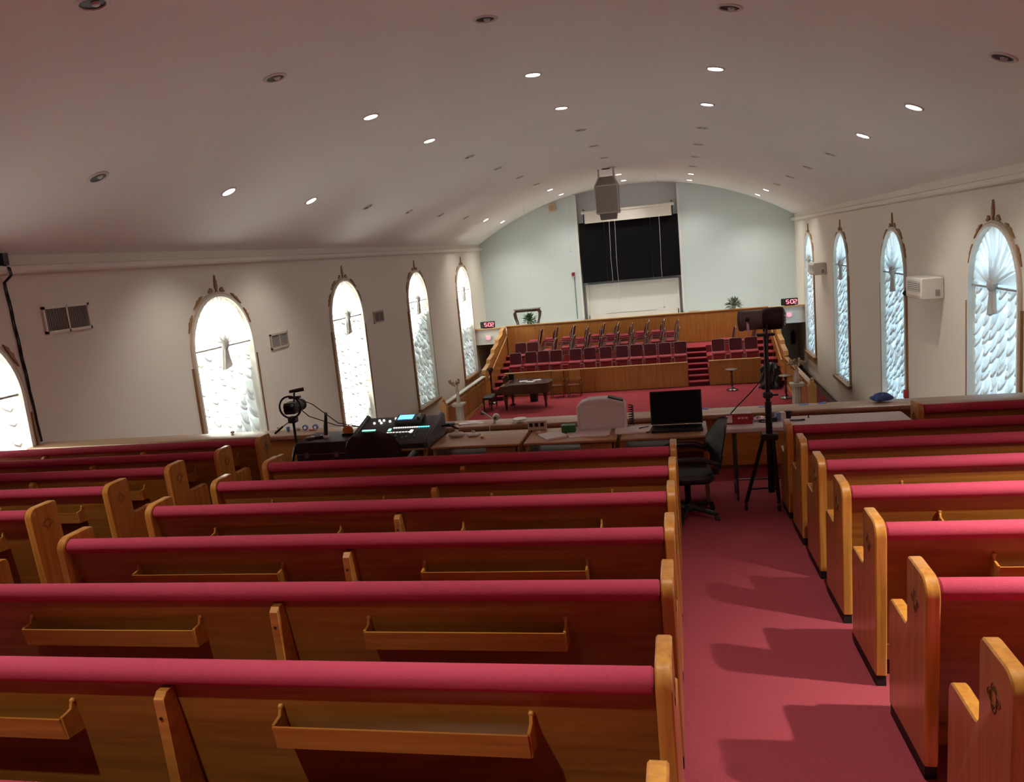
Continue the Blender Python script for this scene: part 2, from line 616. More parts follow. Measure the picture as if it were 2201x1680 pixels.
# balcony slab with raked carpet
PAR0, PAR1 = 9.36, 9.56
mb = MB()
mb.add([(XL, YR, flo(YR)), (XR, YR, flo(YR)), (XR, PAR1, flo(PAR1)), (XL, PAR1, flo(PAR1)),
        (XL, YR, -3.3), (XR, YR, -3.3), (XR, PAR1, -3.3), (XL, PAR1, -3.3)],
       [(0, 1, 2, 3), (7, 6, 5, 4), (0, 4, 5, 1), (3, 2, 6, 7), (0, 3, 7, 4), (1, 5, 6, 2)])
struct('floor_balcony', mb, M_CARPET, label='red carpeted raked floor of the balcony')

# ------------------------------------------------------------------ stage platforms, stairs
CX0, CX1 = -7.54, 3.60                          # between the two side balustrades
PX0, PX1 = -6.98, 2.88                          # choir platform between the side stairs
SX0, SX1 = 0.20, 0.96                           # centre stair
T1, T2, T3 = -4.85, -4.58, -4.30
YP, Y2, Y3, YBP = 31.0, 32.2, 33.3, 34.6
struct('floor_stage', MB().box((CX0 + CX1) / 2, (24.4 + YBP) / 2, (ZS + ZF) / 2, CX1 - CX0, YBP - 24.4, ZS - ZF), M_CARPET2, label='red carpeted stage floor')
plat = sempty('floor_choir', 'red carpeted choir risers in three tiers')
for a, b in ((PX0, SX0), (SX1, PX1)):
    for z, y0, y1 in ((T1, YP + 0.08, YBP), (T2, Y2, YBP)):
        z0 = ZS if z == T1 else T1
        MB().box((a + b) / 2, (y0 + y1) / 2, (z0 + z) / 2, b - a, y1 - y0, z - z0).build('tier', M_CARPET2, plat, smooth=False)
MB().box((PX0 + PX1) / 2, (Y3 + YBP) / 2, (ZS + T3) / 2, PX1 - PX0, YBP - Y3, T3 - ZS).build('tier', M_CARPET2, plat, smooth=False)


def stairs(name, x0, x1, y0, y1, n, lab):
    s = sempty(name, lab)
    for i in range(n):
        z1 = ZS + (T3 - ZS) * (i + 1) / n
        ya = y0 + (y1 - y0) * i / n
        MB().box((x0 + x1) / 2, (ya + y1) / 2, (ZS + z1) / 2 - 0.02, x1 - x0 - 0.004, y1 - ya, z1 - ZS - 0.04).build('riser', M_BURG, s, smooth=False)
        MB().rbox((x0 + x1) / 2, (ya + y1) / 2 - 0.015, z1 - 0.02, x1 - x0 - 0.002, y1 - ya + 0.03, 0.04, 0.012, 'x').build('tread', M_CARPET2, s)
    return s


stairs('floor_stair_centre', SX0, SX1, YP, Y3, 7, 'carpeted centre stair between the choir panels')
stairs('floor_stair_left', CX0, PX0, 30.2, YBP, 7, 'carpeted stair beside the piano')
stairs('floor_stair_right', PX1, CX1, 30.2, YBP, 7, 'carpeted stair behind the spotlight stand')
struct('floor_ledge', MB().box((XL + XR) / 2, (YBP + 0.1 + YB + ND) / 2, -3.33, XR - XL, YB + ND - YBP - 0.1, 0.18), M_WHITEW, label='ledge behind the choir panelling')


def wall_panels(name, lab, x0, x1, y, z0, z1, n, cap, capm=None, t=0.09):
    s = thing(name, lab, 'panelling', ((x0 + x1) / 2, y, z0))
    w = (x1 - x0) / n
    MB().box(0, t * 0.62, (z1 - z0) / 2, x1 - x0, t * 0.7, z1 - z0 - 0.01).build('backing', M_OAK_SHADED, s, smooth=False)
    for i in range(n):
        MB().rbox(-(x1 - x0) / 2 + w * (i + 0.5), t * 0.14, (z1 - z0) / 2, w - 0.012, t * 0.28, z1 - z0 - 0.02, 0.004, 'y', 1).build('panel', M_PANEL, s)
    MB().rbox(0, t * 0.4, z1 - z0 + cap / 2, x1 - x0 + 0.02, t + 0.07, cap, 0.012, 'x').build('cap_rail', capm or M_CAP, s)
    return s


wall_panels('choir_front_panelling', 'long oak panelled front below the row of choir chairs', PX0, SX0 - 0.02, YP - 0.02, ZS, -4.64, 6, 0.045)
wall_panels('choir_front_panelling', 'short oak panelled front beyond the carpeted centre stair', SX1 + 0.02, PX1, YP - 0.02, ZS, -4.64, 2, 0.045)
wall_panels('choir_back_panelling', 'tall oak panelling behind the choir chairs under the pale wall', CX0 + 0.01, CX1 - 0.01, YBP - 0.05, T3, -3.06, 9, 0.05)

# fascias over the side passages
for x0, x1, side in ((XL, CX0 - 0.15, 'left'), (CX1 + 0.15, XR, 'right')):
    s = thing('passage_fascia', 'white boxed fascia over the passage with ' + ('the plinth of twiggy stems' if side == 'left' else 'the fire extinguisher'), 'fascia', ((x0 + x1) / 2, YBP + 0.02, -3.78))
    MB().box(0, 0.05, 0.34, x1 - x0, 0.1, 0.66).build('front_board', M_WHITEW, s, smooth=False)
    MB().box(0, 0.02, 0.03, x1 - x0, 0.14, 0.06).build('bottom_bead', M_WHITEP, s, smooth=False)
    MB().box(0, 0.03, 0.70, x1 - x0, 0.24, 0.05).build('shelf_board', M_CAP, s, smooth=False)


def balustrade(side):
    x = CX0 if side == 'left' else CX1
    sgn = -1 if side == 'left' else 1
    lab = {'left': 'stepped oak balustrade along the stair beside the piano', 'right': 'stepped oak balustrade along the passage with fire extinguisher'}[side]
    s = thing('stair_balustrade', lab, 'balustrade', (x + sgn * 0.06, 29.9, ZS))
    # solid side with a stepped top
    n = 5
    top = []
    y0, y1, z0, z1 = 0.0, 4.60, 1.10, 2.52
    for i in range(n):
        ya = y0 + (y1 - y0) * i / n
        yb = y0 + (y1 - y0) * (i + 1) / n
        za = z0 + (z1 - z0) * i / n
        zb = z0 + (z1 - z0) * (i + 1) / n
        top += [(ya, za), (ya + 0.10, za + 0.14), (ya + 0.42, za + 0.19), (yb - 0.12, zb - 0.03)]
    poly = [(y0, 0), (y1, 0), (y1, z1)] + top[::-1]
    MB().prism(poly, 'x', -0.05, 0.05, 0.004).build('side_panel', M_PANEL, s)
    for i in range(len(top) - 1):
        (ya, za), (yb, zb) = top[i], top[i + 1]
        L = math.hypot(yb - ya, zb - za)
        MB().box(0, (ya + yb) / 2, (za + zb) / 2 + 0.02, 0.17, L + 0.01, 0.04, Matrix.Rotation(math.atan2(zb - za, yb - ya), 3, 'X')).build('cap_board', M_OAKY, s, smooth=False)
    xi = -sgn * 0.13
    MB().tube([(xi, 0.25, 0.92), (xi, 4.3, 2.12)], 0.028, 8).build('handrail', M_CAP, s)
    for yy in (0.6, 2.2, 3.9):
        zz = 0.92 + (yy - 0.25) * 1.2 / 4.05
        MB().tube([(-sgn * 0.04, yy, zz - 0.06), (xi, yy, zz - 0.02)], 0.012, 6).build('bracket', M_BLACKM, s)
    # level rail with framed panels towards the hall
    L = 5.5
    MB().box(0, -L / 2, 0.52, 0.06, L, 1.0).build('rail_backing', M_OAK_SHADED, s, smooth=False)
    for i in range(4):
        w = L / 4
        MB().rbox(-sgn * 0.035, -w * (i + 0.5), 0.55, 0.03, w - 0.2, 0.72, 0.02, 'x', 2, 0.012).build('rail_panel', M_PANEL, s)
        MB().box(-sgn * 0.035, -w * i - 0.05, 0.52, 0.05, 0.1, 1.0).build('rail_stile', M_PANEL, s, smooth=False)
    MB().rbox(0, -L / 2, 1.05, 0.16, L, 0.05, 0.015, 'y').build('rail_cap', M_CREAM if side == 'left' else M_OAKY, s)
    MB().box(-sgn * 0.05, -L / 2, 0.06, 0.04, L, 0.12).build('skirting', M_OAKY, s, smooth=False)
    post = MB().prism([(-0.11, 0.0), (0.11, 0.0), (0.11, 0.95), (0.13, 0.98), (0.10, 1.06), (0.06, 1.10), (0.05, 1.16), (-0.05, 1.16), (-0.06, 1.10), (-0.10, 1.06), (-0.13, 0.98), (-0.11, 0.95)], 'y', -L - 0.2, -L, 0.008).build('newel_post', M_OAKY, s)
    MB().ball((0, -L - 0.1, 1.2), 0.06).build('newel_ball', M_OAKY, post)
    return s


balustrade('left')
balustrade('right')

# ------------------------------------------------------------------ windows and sheer curtains


def arch_pts(r, n=28, zb=WSILL):
    return [(-r, zb)] + [(r * math.cos(PI - PI * i / n), WZ + r * math.sin(PI - PI * i / n)) for i in range(n + 1)] + [(r, zb)]


def make_window(side):
    """built as if on the left wall: +x points into the room, y along the wall; origin on the wall plane"""
    w = sempty('window', None)
    # glass panes: two tall lights and a fanlight, split by the bars
    n = 28
    pane_m = M_PANE
    rr = WR - 0.02
    pts = [(rr * math.cos(PI - PI * i / n), WZ + rr * math.sin(PI - PI * i / n)) for i in range(n + 1)]
    MB().add([(-0.22, p, q) for p, q in pts], [tuple(range(len(pts)))[::-1]]).build('pane', pane_m, w, smooth=False)
    for a, b in ((-rr, -0.0), (0.0, rr)):
        for z0, z1 in ((WSILL, -3.1), (-3.1, WZ)):
            MB().add([(-0.22, a, z0), (-0.22, b, z0), (-0.22, b, z1), (-0.22, a, z1)], [(0, 1, 2, 3)]).build('pane', pane_m, w, smooth=False)
    for z in (WZ, -3.1):
        MB().box(-0.20, 0, z, 0.05, 2 * rr, 0.05).build('glazing_bar', M_CREAM, w, smooth=False)
    # moulded surround: cream inner bead, tan outer band
    for r0, r1, x0, x1, m, nm in ((WR - 0.005, WR + 0.045, -0.02, 0.05, M_CREAM, 'inner_bead'), (WR + 0.045, WR + 0.09, 0.0, 0.03, M_TAN, 'outer_band')):
        a, b = arch_pts(r0), arch_pts(r1)
        mb = MB()
        k = len(a)
        vs = [(x1, p, q) for p, q in a] + [(x1, p, q) for p, q in b] + [(x0, p, q) for p, q in a] + [(x0, p, q) for p, q in b]
        fs = []
        for i in range(k - 1):
            fs += [(i, i + 1, k + i + 1, k + i), (i, 2 * k + i, 2 * k + i + 1, i + 1), (k + i, k + i + 1, 3 * k + i + 1, 3 * k + i)]
        mb.add(vs, fs).build(nm, m, w)
    for s in (-1, 1):
        MB().box(0.02, s * (WR + 0.115), -3.2, 0.045, 0.035, 3.35).build('side_moulding', M_GOLD, w, smooth=False)
    MB().box(0.05, 0, WSILL - 0.06, 0.16, 2 * WR + 0.3, 0.09).build('sill', M_GOLD, w, smooth=False)
    # gilt ornaments over the arch
    zt = WZ + WR + 0.09
    fin = [(0.0, 0.33), (-0.02, 0.25), (-0.045, 0.19), (-0.02, 0.21), (-0.05, 0.13), (-0.035, 0.07), (-0.012, 0.03), (-0.045, 0.0), (0.045, 0.0), (0.012, 0.03), (0.035, 0.07), (0.05, 0.13), (0.02, 0.21), (0.045, 0.19), (0.02, 0.25)]
    MB().prism([(p, q + zt) for p, q in fin], 'x', 0, 0.035, 0.006).build('finial', M_GOLD, w)
    leaf = [(0.0, 0.0), (0.10, 0.045), (0.16, 0.03), (0.22, 0.055), (0.28, 0.03), (0.36, 0.02), (0.43, 0.0), (0.34, -0.012), (0.2, -0.014), (0.08, -0.012)]
    for s in (-1, 1):
        for ang, ln, base in ((80, 0.42, 0.0), (56, 1.0, 0.01), (31, 0.9, 0.005)):
            a0 = math.radians(ang)
            r = WR + 0.12 + base
            tx, tz = math.sin(a0), -math.cos(a0)
            ox, oz = r * math.cos(a0), WZ + r * math.sin(a0)
            pl = []
            for p, q in leaf:
                pp = (p - 0.2) * ln
                q2 = q * 1.35 if ang == 80 else q
                pl.append((s * (ox + tx * pp + math.cos(a0) * q2), oz + tz * pp + math.sin(a0) * q2))
            MB().prism(pl, 'x', 0, 0.03, 0.004).build('scroll_leaf', M_GOLD, w)
    return w


def make_curtain(side, seed):
    rnd = random.Random(seed)
    c = thing('sheer_curtain', 'x', 'curtain', (0, 0, 0))
    r = WR - 0.002
    # upper drape: pleats running out from the knot; every pleat overlaps the next
    kc = (0.0, -1.20)
    mb = MB()
    npl = 18
    for i in range(npl):
        a0 = PI * (i - 0.02) / npl
        a1 = PI * (i + 1.0 + 0.45 + 0.35 * rnd.random()) / npl
        amp = 0.05 + 0.05 * rnd.random()

        def fn(u, v, a0=a0, a1=a1, amp=amp, i=i):
            t = a0 + (a1 - a0) * u
            t = min(max(t, 0.002), PI - 0.002)
            d = (math.cos(t), math.sin(t))
            # distance from the knot to the arch edge
            oz = kc[1] - WZ
            bq = d[1] * oz
            rad = -bq + math.sqrt(max(0.0, bq * bq - (oz * oz - r * r)))
            rr = 0.03 + (rad - 0.03) * v
            x = -0.10 + amp * (u - 0.25) * (0.35 + 0.65 * v) + 0.05 * (1 - v) + 0.035 * math.sin(PI * u) * v
            return (x, d[0] * rr, kc[1] + d[1] * rr)
        mb.grid(fn, 6, 8)
    mb.build('sunburst_drape', M_SHEER, c)
    # stacked cloth strips added to draw dark fold lines from the knot
    mb = MB()
    for q in range(9):
        a = PI * (q + 0.5 + rnd.uniform(-0.4, 0.4)) / 9
        wd = rnd.uniform(0.018, 0.04)
        ln = rnd.uniform(0.45, 1.0)
        for ly in range(5):
            def fold(u, v, a=a, wd=wd, ln=ln, ly=ly):
                rr = 0.05 + (0.98 * (WR - 0.08) * ln) * v * (0.86 + 0.14 * math.sin(a))
                t = a + (u - 0.5) * wd * (1 - 0.7 * v) / max(rr, 0.08)
                t = min(max(t, 0.01), PI - 0.01)
                return (-0.03 + 0.012 * ly + 0.045 * (1 - v), math.cos(t) * rr, kc[1] + math.sin(t) * rr)
            mb.grid(fold, 1, 6)
    mb.build('fold_dark_strip', M_SHEER, c)
    # lower shade: overlapping rows of swags
    mb = MB()
    mb2 = MB()
    ncol, rh = 6, 0.205
    cw = 2 * r / ncol
    rows = int((WZ + 0.30 - WSILL) / rh) + 1
    for j in range(rows):
        zt = WZ + 0.32 - j * rh
        for k in range(ncol):
            y0 = -r + k * cw
            ph = rnd.uniform(-0.04, 0.04)
            dr = rnd.uniform(0.10, 0.19)
            tw = rnd.uniform(-0.35, 0.35)
            ov = rnd.uniform(0.13, 0.25)
            am = rnd.uniform(0.06, 0.11)

            def fn(u, v, zt=zt, y0=y0, ph=ph, dr=dr, tw=tw, ov=ov, am=am):
                su = math.sin(PI * u)
                z = zt + ph * su - v * (rh + ov * (0.25 + 0.75 * su)) - dr * su * (0.2 + 0.8 * v)
                x = -0.13 + am * (math.sin(v * PI * 0.62) ** 1.4) * (0.45 + 0.55 * su) + 0.02 * math.sin(9 * u + 3 * v)
                y = y0 + cw * (u + tw * 0.16 * v * su)
                ye = r if z < WZ else math.sqrt(max(0.01, r * r - (z - WZ) ** 2))
                return (x, max(-ye, min(ye, y)), max(WSILL + 0.005, z))
            mb.grid(fn, 6, 6)
            # layered strips added along the swag's lower edge to draw dark lines
            hw = rnd.uniform(0.015, 0.04)
            for ly in range(5):
                def hem(u, v, fn=fn, ly=ly, hw=hw):
                    p = fn(0.03 + 0.94 * u, 1.0)
                    return (p[0] + 0.008 + 0.006 * ly, p[1], p[2] + hw * (v + 0.1) * math.sin(PI * (0.08 + 0.84 * u)))
                mb2.grid(hem, 6, 1)
    mb.build('ruffled_shade', M_SHEER, c)
    mb2.build('hem_dark_strip', M_SHEER, c)
    # rod across, knot and hanging tail
    MB().tube([(-0.03, -r, WZ + 0.05), (-0.03, r, WZ + 0.05)], 0.018, 8).build('curtain_rod', M_GRILL, c)
    MB().ball((0.02, 0, kc[1]), (0.085, 0.095, 0.12), 12, 8).build('knot', M_KNOT, c)

    def tail(u, v):
        a = u * 2 * PI
        w = 0.05 + 0.11 * v
        fold = 1 + 0.22 * math.cos(5 * a)
        return (0.02 + 0.045 * math.sin(a) * fold, w * math.cos(a) * fold, kc[1] - 0.06 - 0.42 * v + 0.03 * math.cos(a) * v)
    MB().grid(tail, 30, 6).build('tail', M_KNOT, c)
    return c


wt = {}
cn = ['nearest the balcony rail', 'second from the balcony rail', 'third from the balcony rail', 'beside the stage']
for side in ('left', 'right'):
    wproto = tree(make_window(side))
    cps = [tree(make_curtain(side, 11)), tree(make_curtain(side, 29))]
    used = [False, False]
    for i, yc in enumerate(LY if side == 'left' else WIN_Y):
        first = i == 0
        w = wproto[0] if first else copy_tree(wproto)
        w.name = 'window_%d' % (i + (1 if side == 'left' else 6))
        k = i % 2
        c = cps[k][0] if not used[k] else copy_tree(cps[k])
        used[k] = True
        for o in (w, c):
            o.location = (XL if side == 'left' else XR, yc, H)
            o.rotation_euler = (0, 0, 0 if side == 'left' else PI)
        if side == 'left':
            wh = ['beside the black cable near the large vent'] + ['on the wall with square vents, ' + q for q in cn]
            wh = wh[i]
        else:
            wh = 'on the wall with boxy air conditioners, ' + cn[i]
        w['label'] = 'arched window with gilt finial ' + wh
        tag(c, 'white sheer knotted curtain ' + wh, 'curtain')

# ------------------------------------------------------------------ pews
EMB = None


def pew_end_profile():
    def arc(cy, cz, r, a0, a1, n=6):
        return [(cy + r * math.cos(math.radians(a0 + (a1 - a0) * i / n)), cz + r * math.sin(math.radians(a0 + (a1 - a0) * i / n))) for i in range(n + 1)]
    p = [(0.045, 0.055)]
    p += arc(0.075, 0.785, 0.075, 180, 90)
    p += arc(0.235, 0.83, 0.03, 90, 0, 3)
    p += [(0.278, 0.575)]
    p += arc(0.308, 0.575, 0.03, 180, 270, 3)
    p += arc(0.515, 0.50, 0.045, 90, 0, 4)
    p += [(0.585, 0.01)]
    return p


PEW_END = pew_end_profile()


def pew(x0, x1, yr, label, group, braces, racks):
    """oak pew between x0 and x1, its back towards the rear wall; origin under the middle of the rear edge"""
    xc, L = (x0 + x1) / 2, x1 - x0
    th = 0.053
    s = thing('church_pew', label, 'pew', (xc, yr, flo(yr)), 0, group)
    for sg in (-1, 1):
        xo = sg * L / 2
        xi = sg * (L / 2 - th)
        e = MB().prism(PEW_END, 'x', min(xo, xi), max(xo, xi), 0.006).build('pew_end', M_ENDZ, s)
        MB().prism([(0.05, -0.006), (0.575, -0.047), (0.58, 0.012), (0.05, 0.056)], 'x', min(xo, xi) + 0.004, max(xo, xi) - 0.004, 0).build('foot', M_RUBBER, e, smooth=False)
        # carved emblem on both faces of the end
        for xf in (xo + sg * 0.001, xi - sg * 0.001):
            mb = MB()
            for a in (0, 90):
                ca, sa = math.cos(math.radians(a)), math.sin(math.radians(a))
                pts = []
                for k in range(20):
                    t = 2 * PI * k / 20
                    u, v = 0.050 * math.cos(t), 0.023 * math.sin(t)
                    pts.append((xf, 0.145 + u * ca - v * sa, 0.715 + u * sa + v * ca))
                mb.tube(pts, 0.0016, 5, closed=True)
            mb.tube([(xf, 0.145 + 0.036 * dy, 0.715 + 0.036 * dz) for dy, dz in ((1, 0), (0, 1), (-1, 0), (0, -1))], 0.0016, 5, closed=True)
            mb.build('carved_emblem', M_CARVE, e)
    Li = L - 2 * th - 0.004
    # raking back board
    b = MB().prism([(0.045, 0.80), (0.068, 0.80), (0.205, 0.075), (0.182, 0.075)], 'x', -Li / 2, Li / 2, 0.003).build('back_board', M_OAK_SHADED, s)
    MB().prism([(0.168, 0.075), (0.19, 0.075), (0.172, 0.165), (0.15, 0.165)], 'x', -Li / 2 + 0.001, Li / 2 - 0.001, 0.003).build('bottom_rail', M_OAK_SHADED, s)
    roll = [(0.058 + 0.047 * math.cos(2 * PI * k / 16), 0.800 + 0.043 * math.sin(2 * PI * k / 16)) for k in range(16)]
    MB().prism(roll, 'x', -Li / 2 + 0.001, Li / 2 - 0.001, 0.008).build('top_roll', M_RED, s)
    MB().prism([(0.072, 0.79), (0.10, 0.78), (0.175, 0.44), (0.135, 0.45)], 'x', -Li / 2 + 0.002, Li / 2 - 0.002, 0.006).build('back_pad', M_RED, s)
    MB().prism([(0.15, 0.375), (0.57, 0.395), (0.585, 0.42), (0.57, 0.45), (0.15, 0.44)], 'x', -Li / 2 + 0.002, Li / 2 - 0.002, 0.008).build('seat_cushion', M_RED, s)
    MB().prism([(0.15, 0.345), (0.56, 0.365), (0.56, 0.392), (0.15, 0.373)], 'x', -Li / 2 + 0.001, Li / 2 - 0.001, 0.002).build('seat_board', M_OAKX, s)
    for bx in braces:
        x = bx - xc
        br = MB().prism([(-0.012, 0.73), (0.012, 0.752), (0.052, 0.752), (0.182, 0.075), (0.02, -0.001), (0.012, 0.05)], 'x', x - 0.021, x + 0.021, 0.003).build('brace', M_OAKX, s)
        MB().lathe([(0.006, 0.0), (0.006, 0.003)], 8, (x, -0.0125, 0.66), Matrix.Rotation(PI / 2, 3, 'X')).build('screw_hole', M_RUBBER, br)
    for r0, r1 in racks:
        a, bq = r0 - xc, r1 - xc
        rk = MB().prism([(0.010, 0.548), (0.019, 0.548), (-0.004, 0.640), (-0.013, 0.640)], 'x', a, bq, 0.0015).build('book_rack', M_OAKX, s)
        MB().prism([(0.012, 0.548), (0.098, 0.548), (0.098, 0.557), (0.012, 0.557)], 'x', a + 0.004, bq - 0.004, 0).build('rack_floor', M_OAK_SHADED, rk, smooth=False)
        for xe in (a, bq):
            MB().prism([(0.012, 0.548), (0.098, 0.540), (0.078, 0.672), (0.056, 0.672), (0.046, 0.648), (-0.002, 0.642)], 'x', xe - 0.006, xe + 0.006, 0.002).build('rack_end', M_OAKX, rk)
            MB().ball((xe, 0.064, 0.672), 0.011, 8, 6).build('rack_knob', M_OAKX, rk)
    return s


ROW = [1.51, 2.26, 3.07, 3.87, 4.67, 5.46, 6.26, 7.06, 7.86]
# centre block: six rows and the one under the camera, counted back from the desks
for i in range(0, 7):
    k = 6 - i
    pew(-3.70, -0.085, ROW[i], 'oak pew in the centre block, %s row back from the sound desks' % ORD[k], 'pews of the centre block', [-1.855],
        [(-3.21, -2.28), (-1.435, -0.545)])
for i in range(2, 9):
    pew(-8.92, -4.63, ROW[i], 'oak pew by the wall with square vents, %s row back from the balcony rail' % ORD[8 - i], 'pews of the left block', [-7.45, -6.12],
        [(-8.7, -7.85), (-7.15, -6.45), (-5.75, -4.95)])
for i in range(1, 8):
    pew(0.847, 4.99, ROW[i], 'oak pew beside the air conditioner wall, %s row back from the white folding table' % ORD[7 - i], 'pews of the right block', [2.92],
        [(1.38, 2.27), (3.45, 4.35)])
pew(2.14, 4.99, ROW[8] + 0.1, 'short oak pew between the white folding table and the air conditioner wall', 'pews of the right block', [3.6], [])

# ------------------------------------------------------------------ balcony rail
rail = thing('balcony_rail', 'broad oak balcony rail running across the front of the pews', 'railing', (XC, 9.24, flo(9.4)))
rz = flo(9.4)
RT = -2.0 - rz
MB().box(0, 0.22, (RT - 0.06) / 2 + 0.01, XR - XL - 0.01, 0.12, RT - 0.06).build('parapet', M_OAK_SHADED, rail, smooth=False)
npan = 12
for i in range(npan):
    w = (XR - XL - 0.02) / npan
    MB().rbox(-(XR - XL) / 2 + 0.01 + w * (i + 0.5), 0.145, RT / 2 - 0.02, w - 0.015, 0.03, RT - 0.14, 0.006, 'y', 1).build('panel', M_OAKX, rail)
MB().rbox(0, 0.195, RT - 0.03, XR - XL - 0.01, 0.39, 0.06, 0.02, 'x').build('cap_board', M_RAILCAP, rail)
MB().box(0, 0.19, RT - 0.085, XR - XL - 0.012, 0.16, 0.05).build('cap_moulding', M_OAKX, rail, smooth=False)

# ------------------------------------------------------------------ ceiling cans
COLX = [-7.40, -4.70, -2.00, 0.72, 3.42]
ROWY = [9.6 + 3.2 * i for i in range(-3, 9)]     # rows counted from over the balcony
can_cols = ['by the vent wall', 'second from the vent wall', 'along the middle', 'second from the air conditioner wall', 'by the air conditioner wall']
for ci, cx in enumerate(COLX):
    for ri, cy in enumerate(ROWY):
        i = ri - 3
        if (i == -1 and ci != 1) or (i == -2 and ci in (0, 2)) or (i == -3 and ci != 2):
            continue
        lit = i in (1, 2, 7, 8) or (i == -2 and ci in (1, 3, 4)) or (i == -3 and ci == 2)
        z = vault(cx)
        s = thing('ceiling_can', ('lit' if lit else 'dark') + ' recessed ceiling can, column %s, %s across from the rear' % (can_cols[ci], ORD[ri]), 'ceiling light', (cx, cy, z))
        n = Vector((cx - XC, 0, z - ZCEN)).normalized()
        s.rotation_euler = Vector((0, 0, 1)).rotation_difference(n).to_euler()
        MB().lathe([(0.150, 0.012), (0.150, -0.004), (0.138, -0.014), (0.112, -0.016), (0.108, -0.006), (0.108, 0.012)], 24, cap=False).build('trim_ring', M_CANRIM, s)
        MB().lathe([(0.109, -0.004), (0.109, 0.004)], 24).build('lamp_face' if lit else 'can_inside', M_LIT if lit else M_CAN, s, smooth=False)
        if lit:
            ld = bpy.data.lights.new('can_light', 'SPOT')
            ld.energy = CAN_BALCONY * (0, 1.1, 1.15, 1.0, 3.1)[ci] if i < -1 else (CAN_HALL if i < 5 else CAN_STAGE)
            ld.color = (1.0, 0.95, 0.87)
            ld.spot_size = math.radians(100 if i == -2 and ci == 4 else 88 if i == -2 else 80 if i == -3 else (110 if i < 5 else 125))
            ld.spot_blend = 0.55 if i == -2 else 0.3 if i == -3 else 1.0
            ld.shadow_soft_size = 0.05
            lo = bpy.data.objects.new('can_light', ld)
            col.objects.link(lo)
            lo.parent = s
            lo.location = (0, 0, -0.09)
            # aimed straight down whatever the slope of the vault
            lo.rotation_euler = Matrix(s.rotation_euler.to_matrix()).inverted().to_euler()
        else:
            MB().lathe([(0.0, -0.028), (0.03, -0.024), (0.042, -0.008), (0.03, 0.0)], 12, (0.02, 0.015, 0)).build('bulb', M_CANB, s)

# ------------------------------------------------------------------ choir chairs


def make_chair():
    """burgundy stacking chair facing -y, origin on the floor"""
    c = thing('choir_chair', 'x', 'chair', (0, 0, 0))
    MB().rbox(0, -0.02, 0.445, 0.49, 0.47, 0.08, 0.06, 'z', 3, 0.025).build('seat', M_BURG_LIT, c)
    MB().rbox(0, -0.02, 0.395, 0.46, 0.43, 0.03, 0.04, 'z', 2, 0.004).build('seat_pan', M_BURG, c)
    b = MB()
    rot = Matrix.Rotation(math.radians(-12), 3, 'X')
    pts = rrect(0.47, 0.45, 0.06, 3)
    vs = []
    for t in (-0.032, 0.032):
        for p, q in pts:
            v = rot @ Vector((p, t, q))
            vs.append((v.x, v.y + 0.265, v.z + 0.705))
    k = len(pts)
    b.add(vs, [tuple(range(k)), tuple(range(2 * k - 1, k - 1, -1))] + [(i, k + i, k + (i + 1) % k, (i + 1) % k) for i in range(k)])
    b.build('backrest', M_BURG, c)
    for sx in (-0.235, 0.235):
        MB().tube([(sx, -0.22, 0.0), (sx, -0.20, 0.40)], 0.012, 6).build('leg', M_GOLDF, c)
        MB().tube([(sx, 0.27, 0.0), (sx, 0.20, 0.40), (sx, 0.24, 0.55), (sx * 1.0, 0.315, 0.90), (sx * 0.86, 0.325, 0.935)], 0.013, 6).build('leg', M_GOLDF, c)
        MB().tube([(sx, -0.21, 0.385), (sx, 0.20, 0.385)], 0.010, 6).build('seat_rail', M_GOLDF, c)
    MB().tube([(-0.205, 0.327, 0.935), (0.205, 0.327, 0.935)], 0.012, 6).build('top_rail', M_GOLDF, c)
    return c


M_GOLDF = mat('bronze_frame', (0.45, 0.36, 0.31), 0.35, metal=0.4)
chair0 = tree(make_chair())
chair_used = False


def place_chair(x, y, z, rz, label, group):
    global chair_used
    c = copy_tree(chair0) if chair_used else chair0[0]
    chair_used = True
    c.location = (x, y, z + H)
    c.rotation_euler = (0, 0, rz)
    return tag(c, label, 'chair', group)


front = [(1139.5, 746), (1167, 744), (1193.5, 741), (1235.5, 748), (1267, 742), (1301.5, 741), (1335.5, 738), (1366.5, 735), (1397, 733), (1428, 731), (1460.5, 729)]
for i, (px, py) in enumerate(front):
    place_chair(at(px, py, Y=31.9)[0], 31.62 + 0.03 * math.sin(i * 2.1), T1, 0.05 * math.sin(i * 1.7),
                'burgundy chair facing the hall in the front choir row, %s from the piano side' % ORD[i], 'front row of choir chairs')
place_chair(at(1109, 770, Y=31.75)[0], 31.5, T1 - 0.0, 0.06, 'burgundy chair at the piano end of the front choir row, set slightly apart', 'front row of choir chairs')
for px, lab in ((1118, 'outer'), (1144, 'inner')):
    place_chair(at(px, 742, Y=32.9)[0], 32.72, T2, 0, 'burgundy chair facing the hall on the second tier behind the piano, %s one' % lab, 'second tier chairs facing the hall')
for px, lab in ((1543, 'next to the stair'), (1581, 'second from the stair'), (1614, 'by the spotlight')):
    place_chair(at(px, 728, Y=31.9)[0], 31.62, T1, 0.03, 'burgundy chair behind the short oak front, ' + lab, 'chairs right of the centre stair')
stackx = [1189, 1226, 1258, 1290, 1321, 1353, 1386, 1420, 1452]
lv = ['bottom', 'second lowest', 'second highest', 'top']
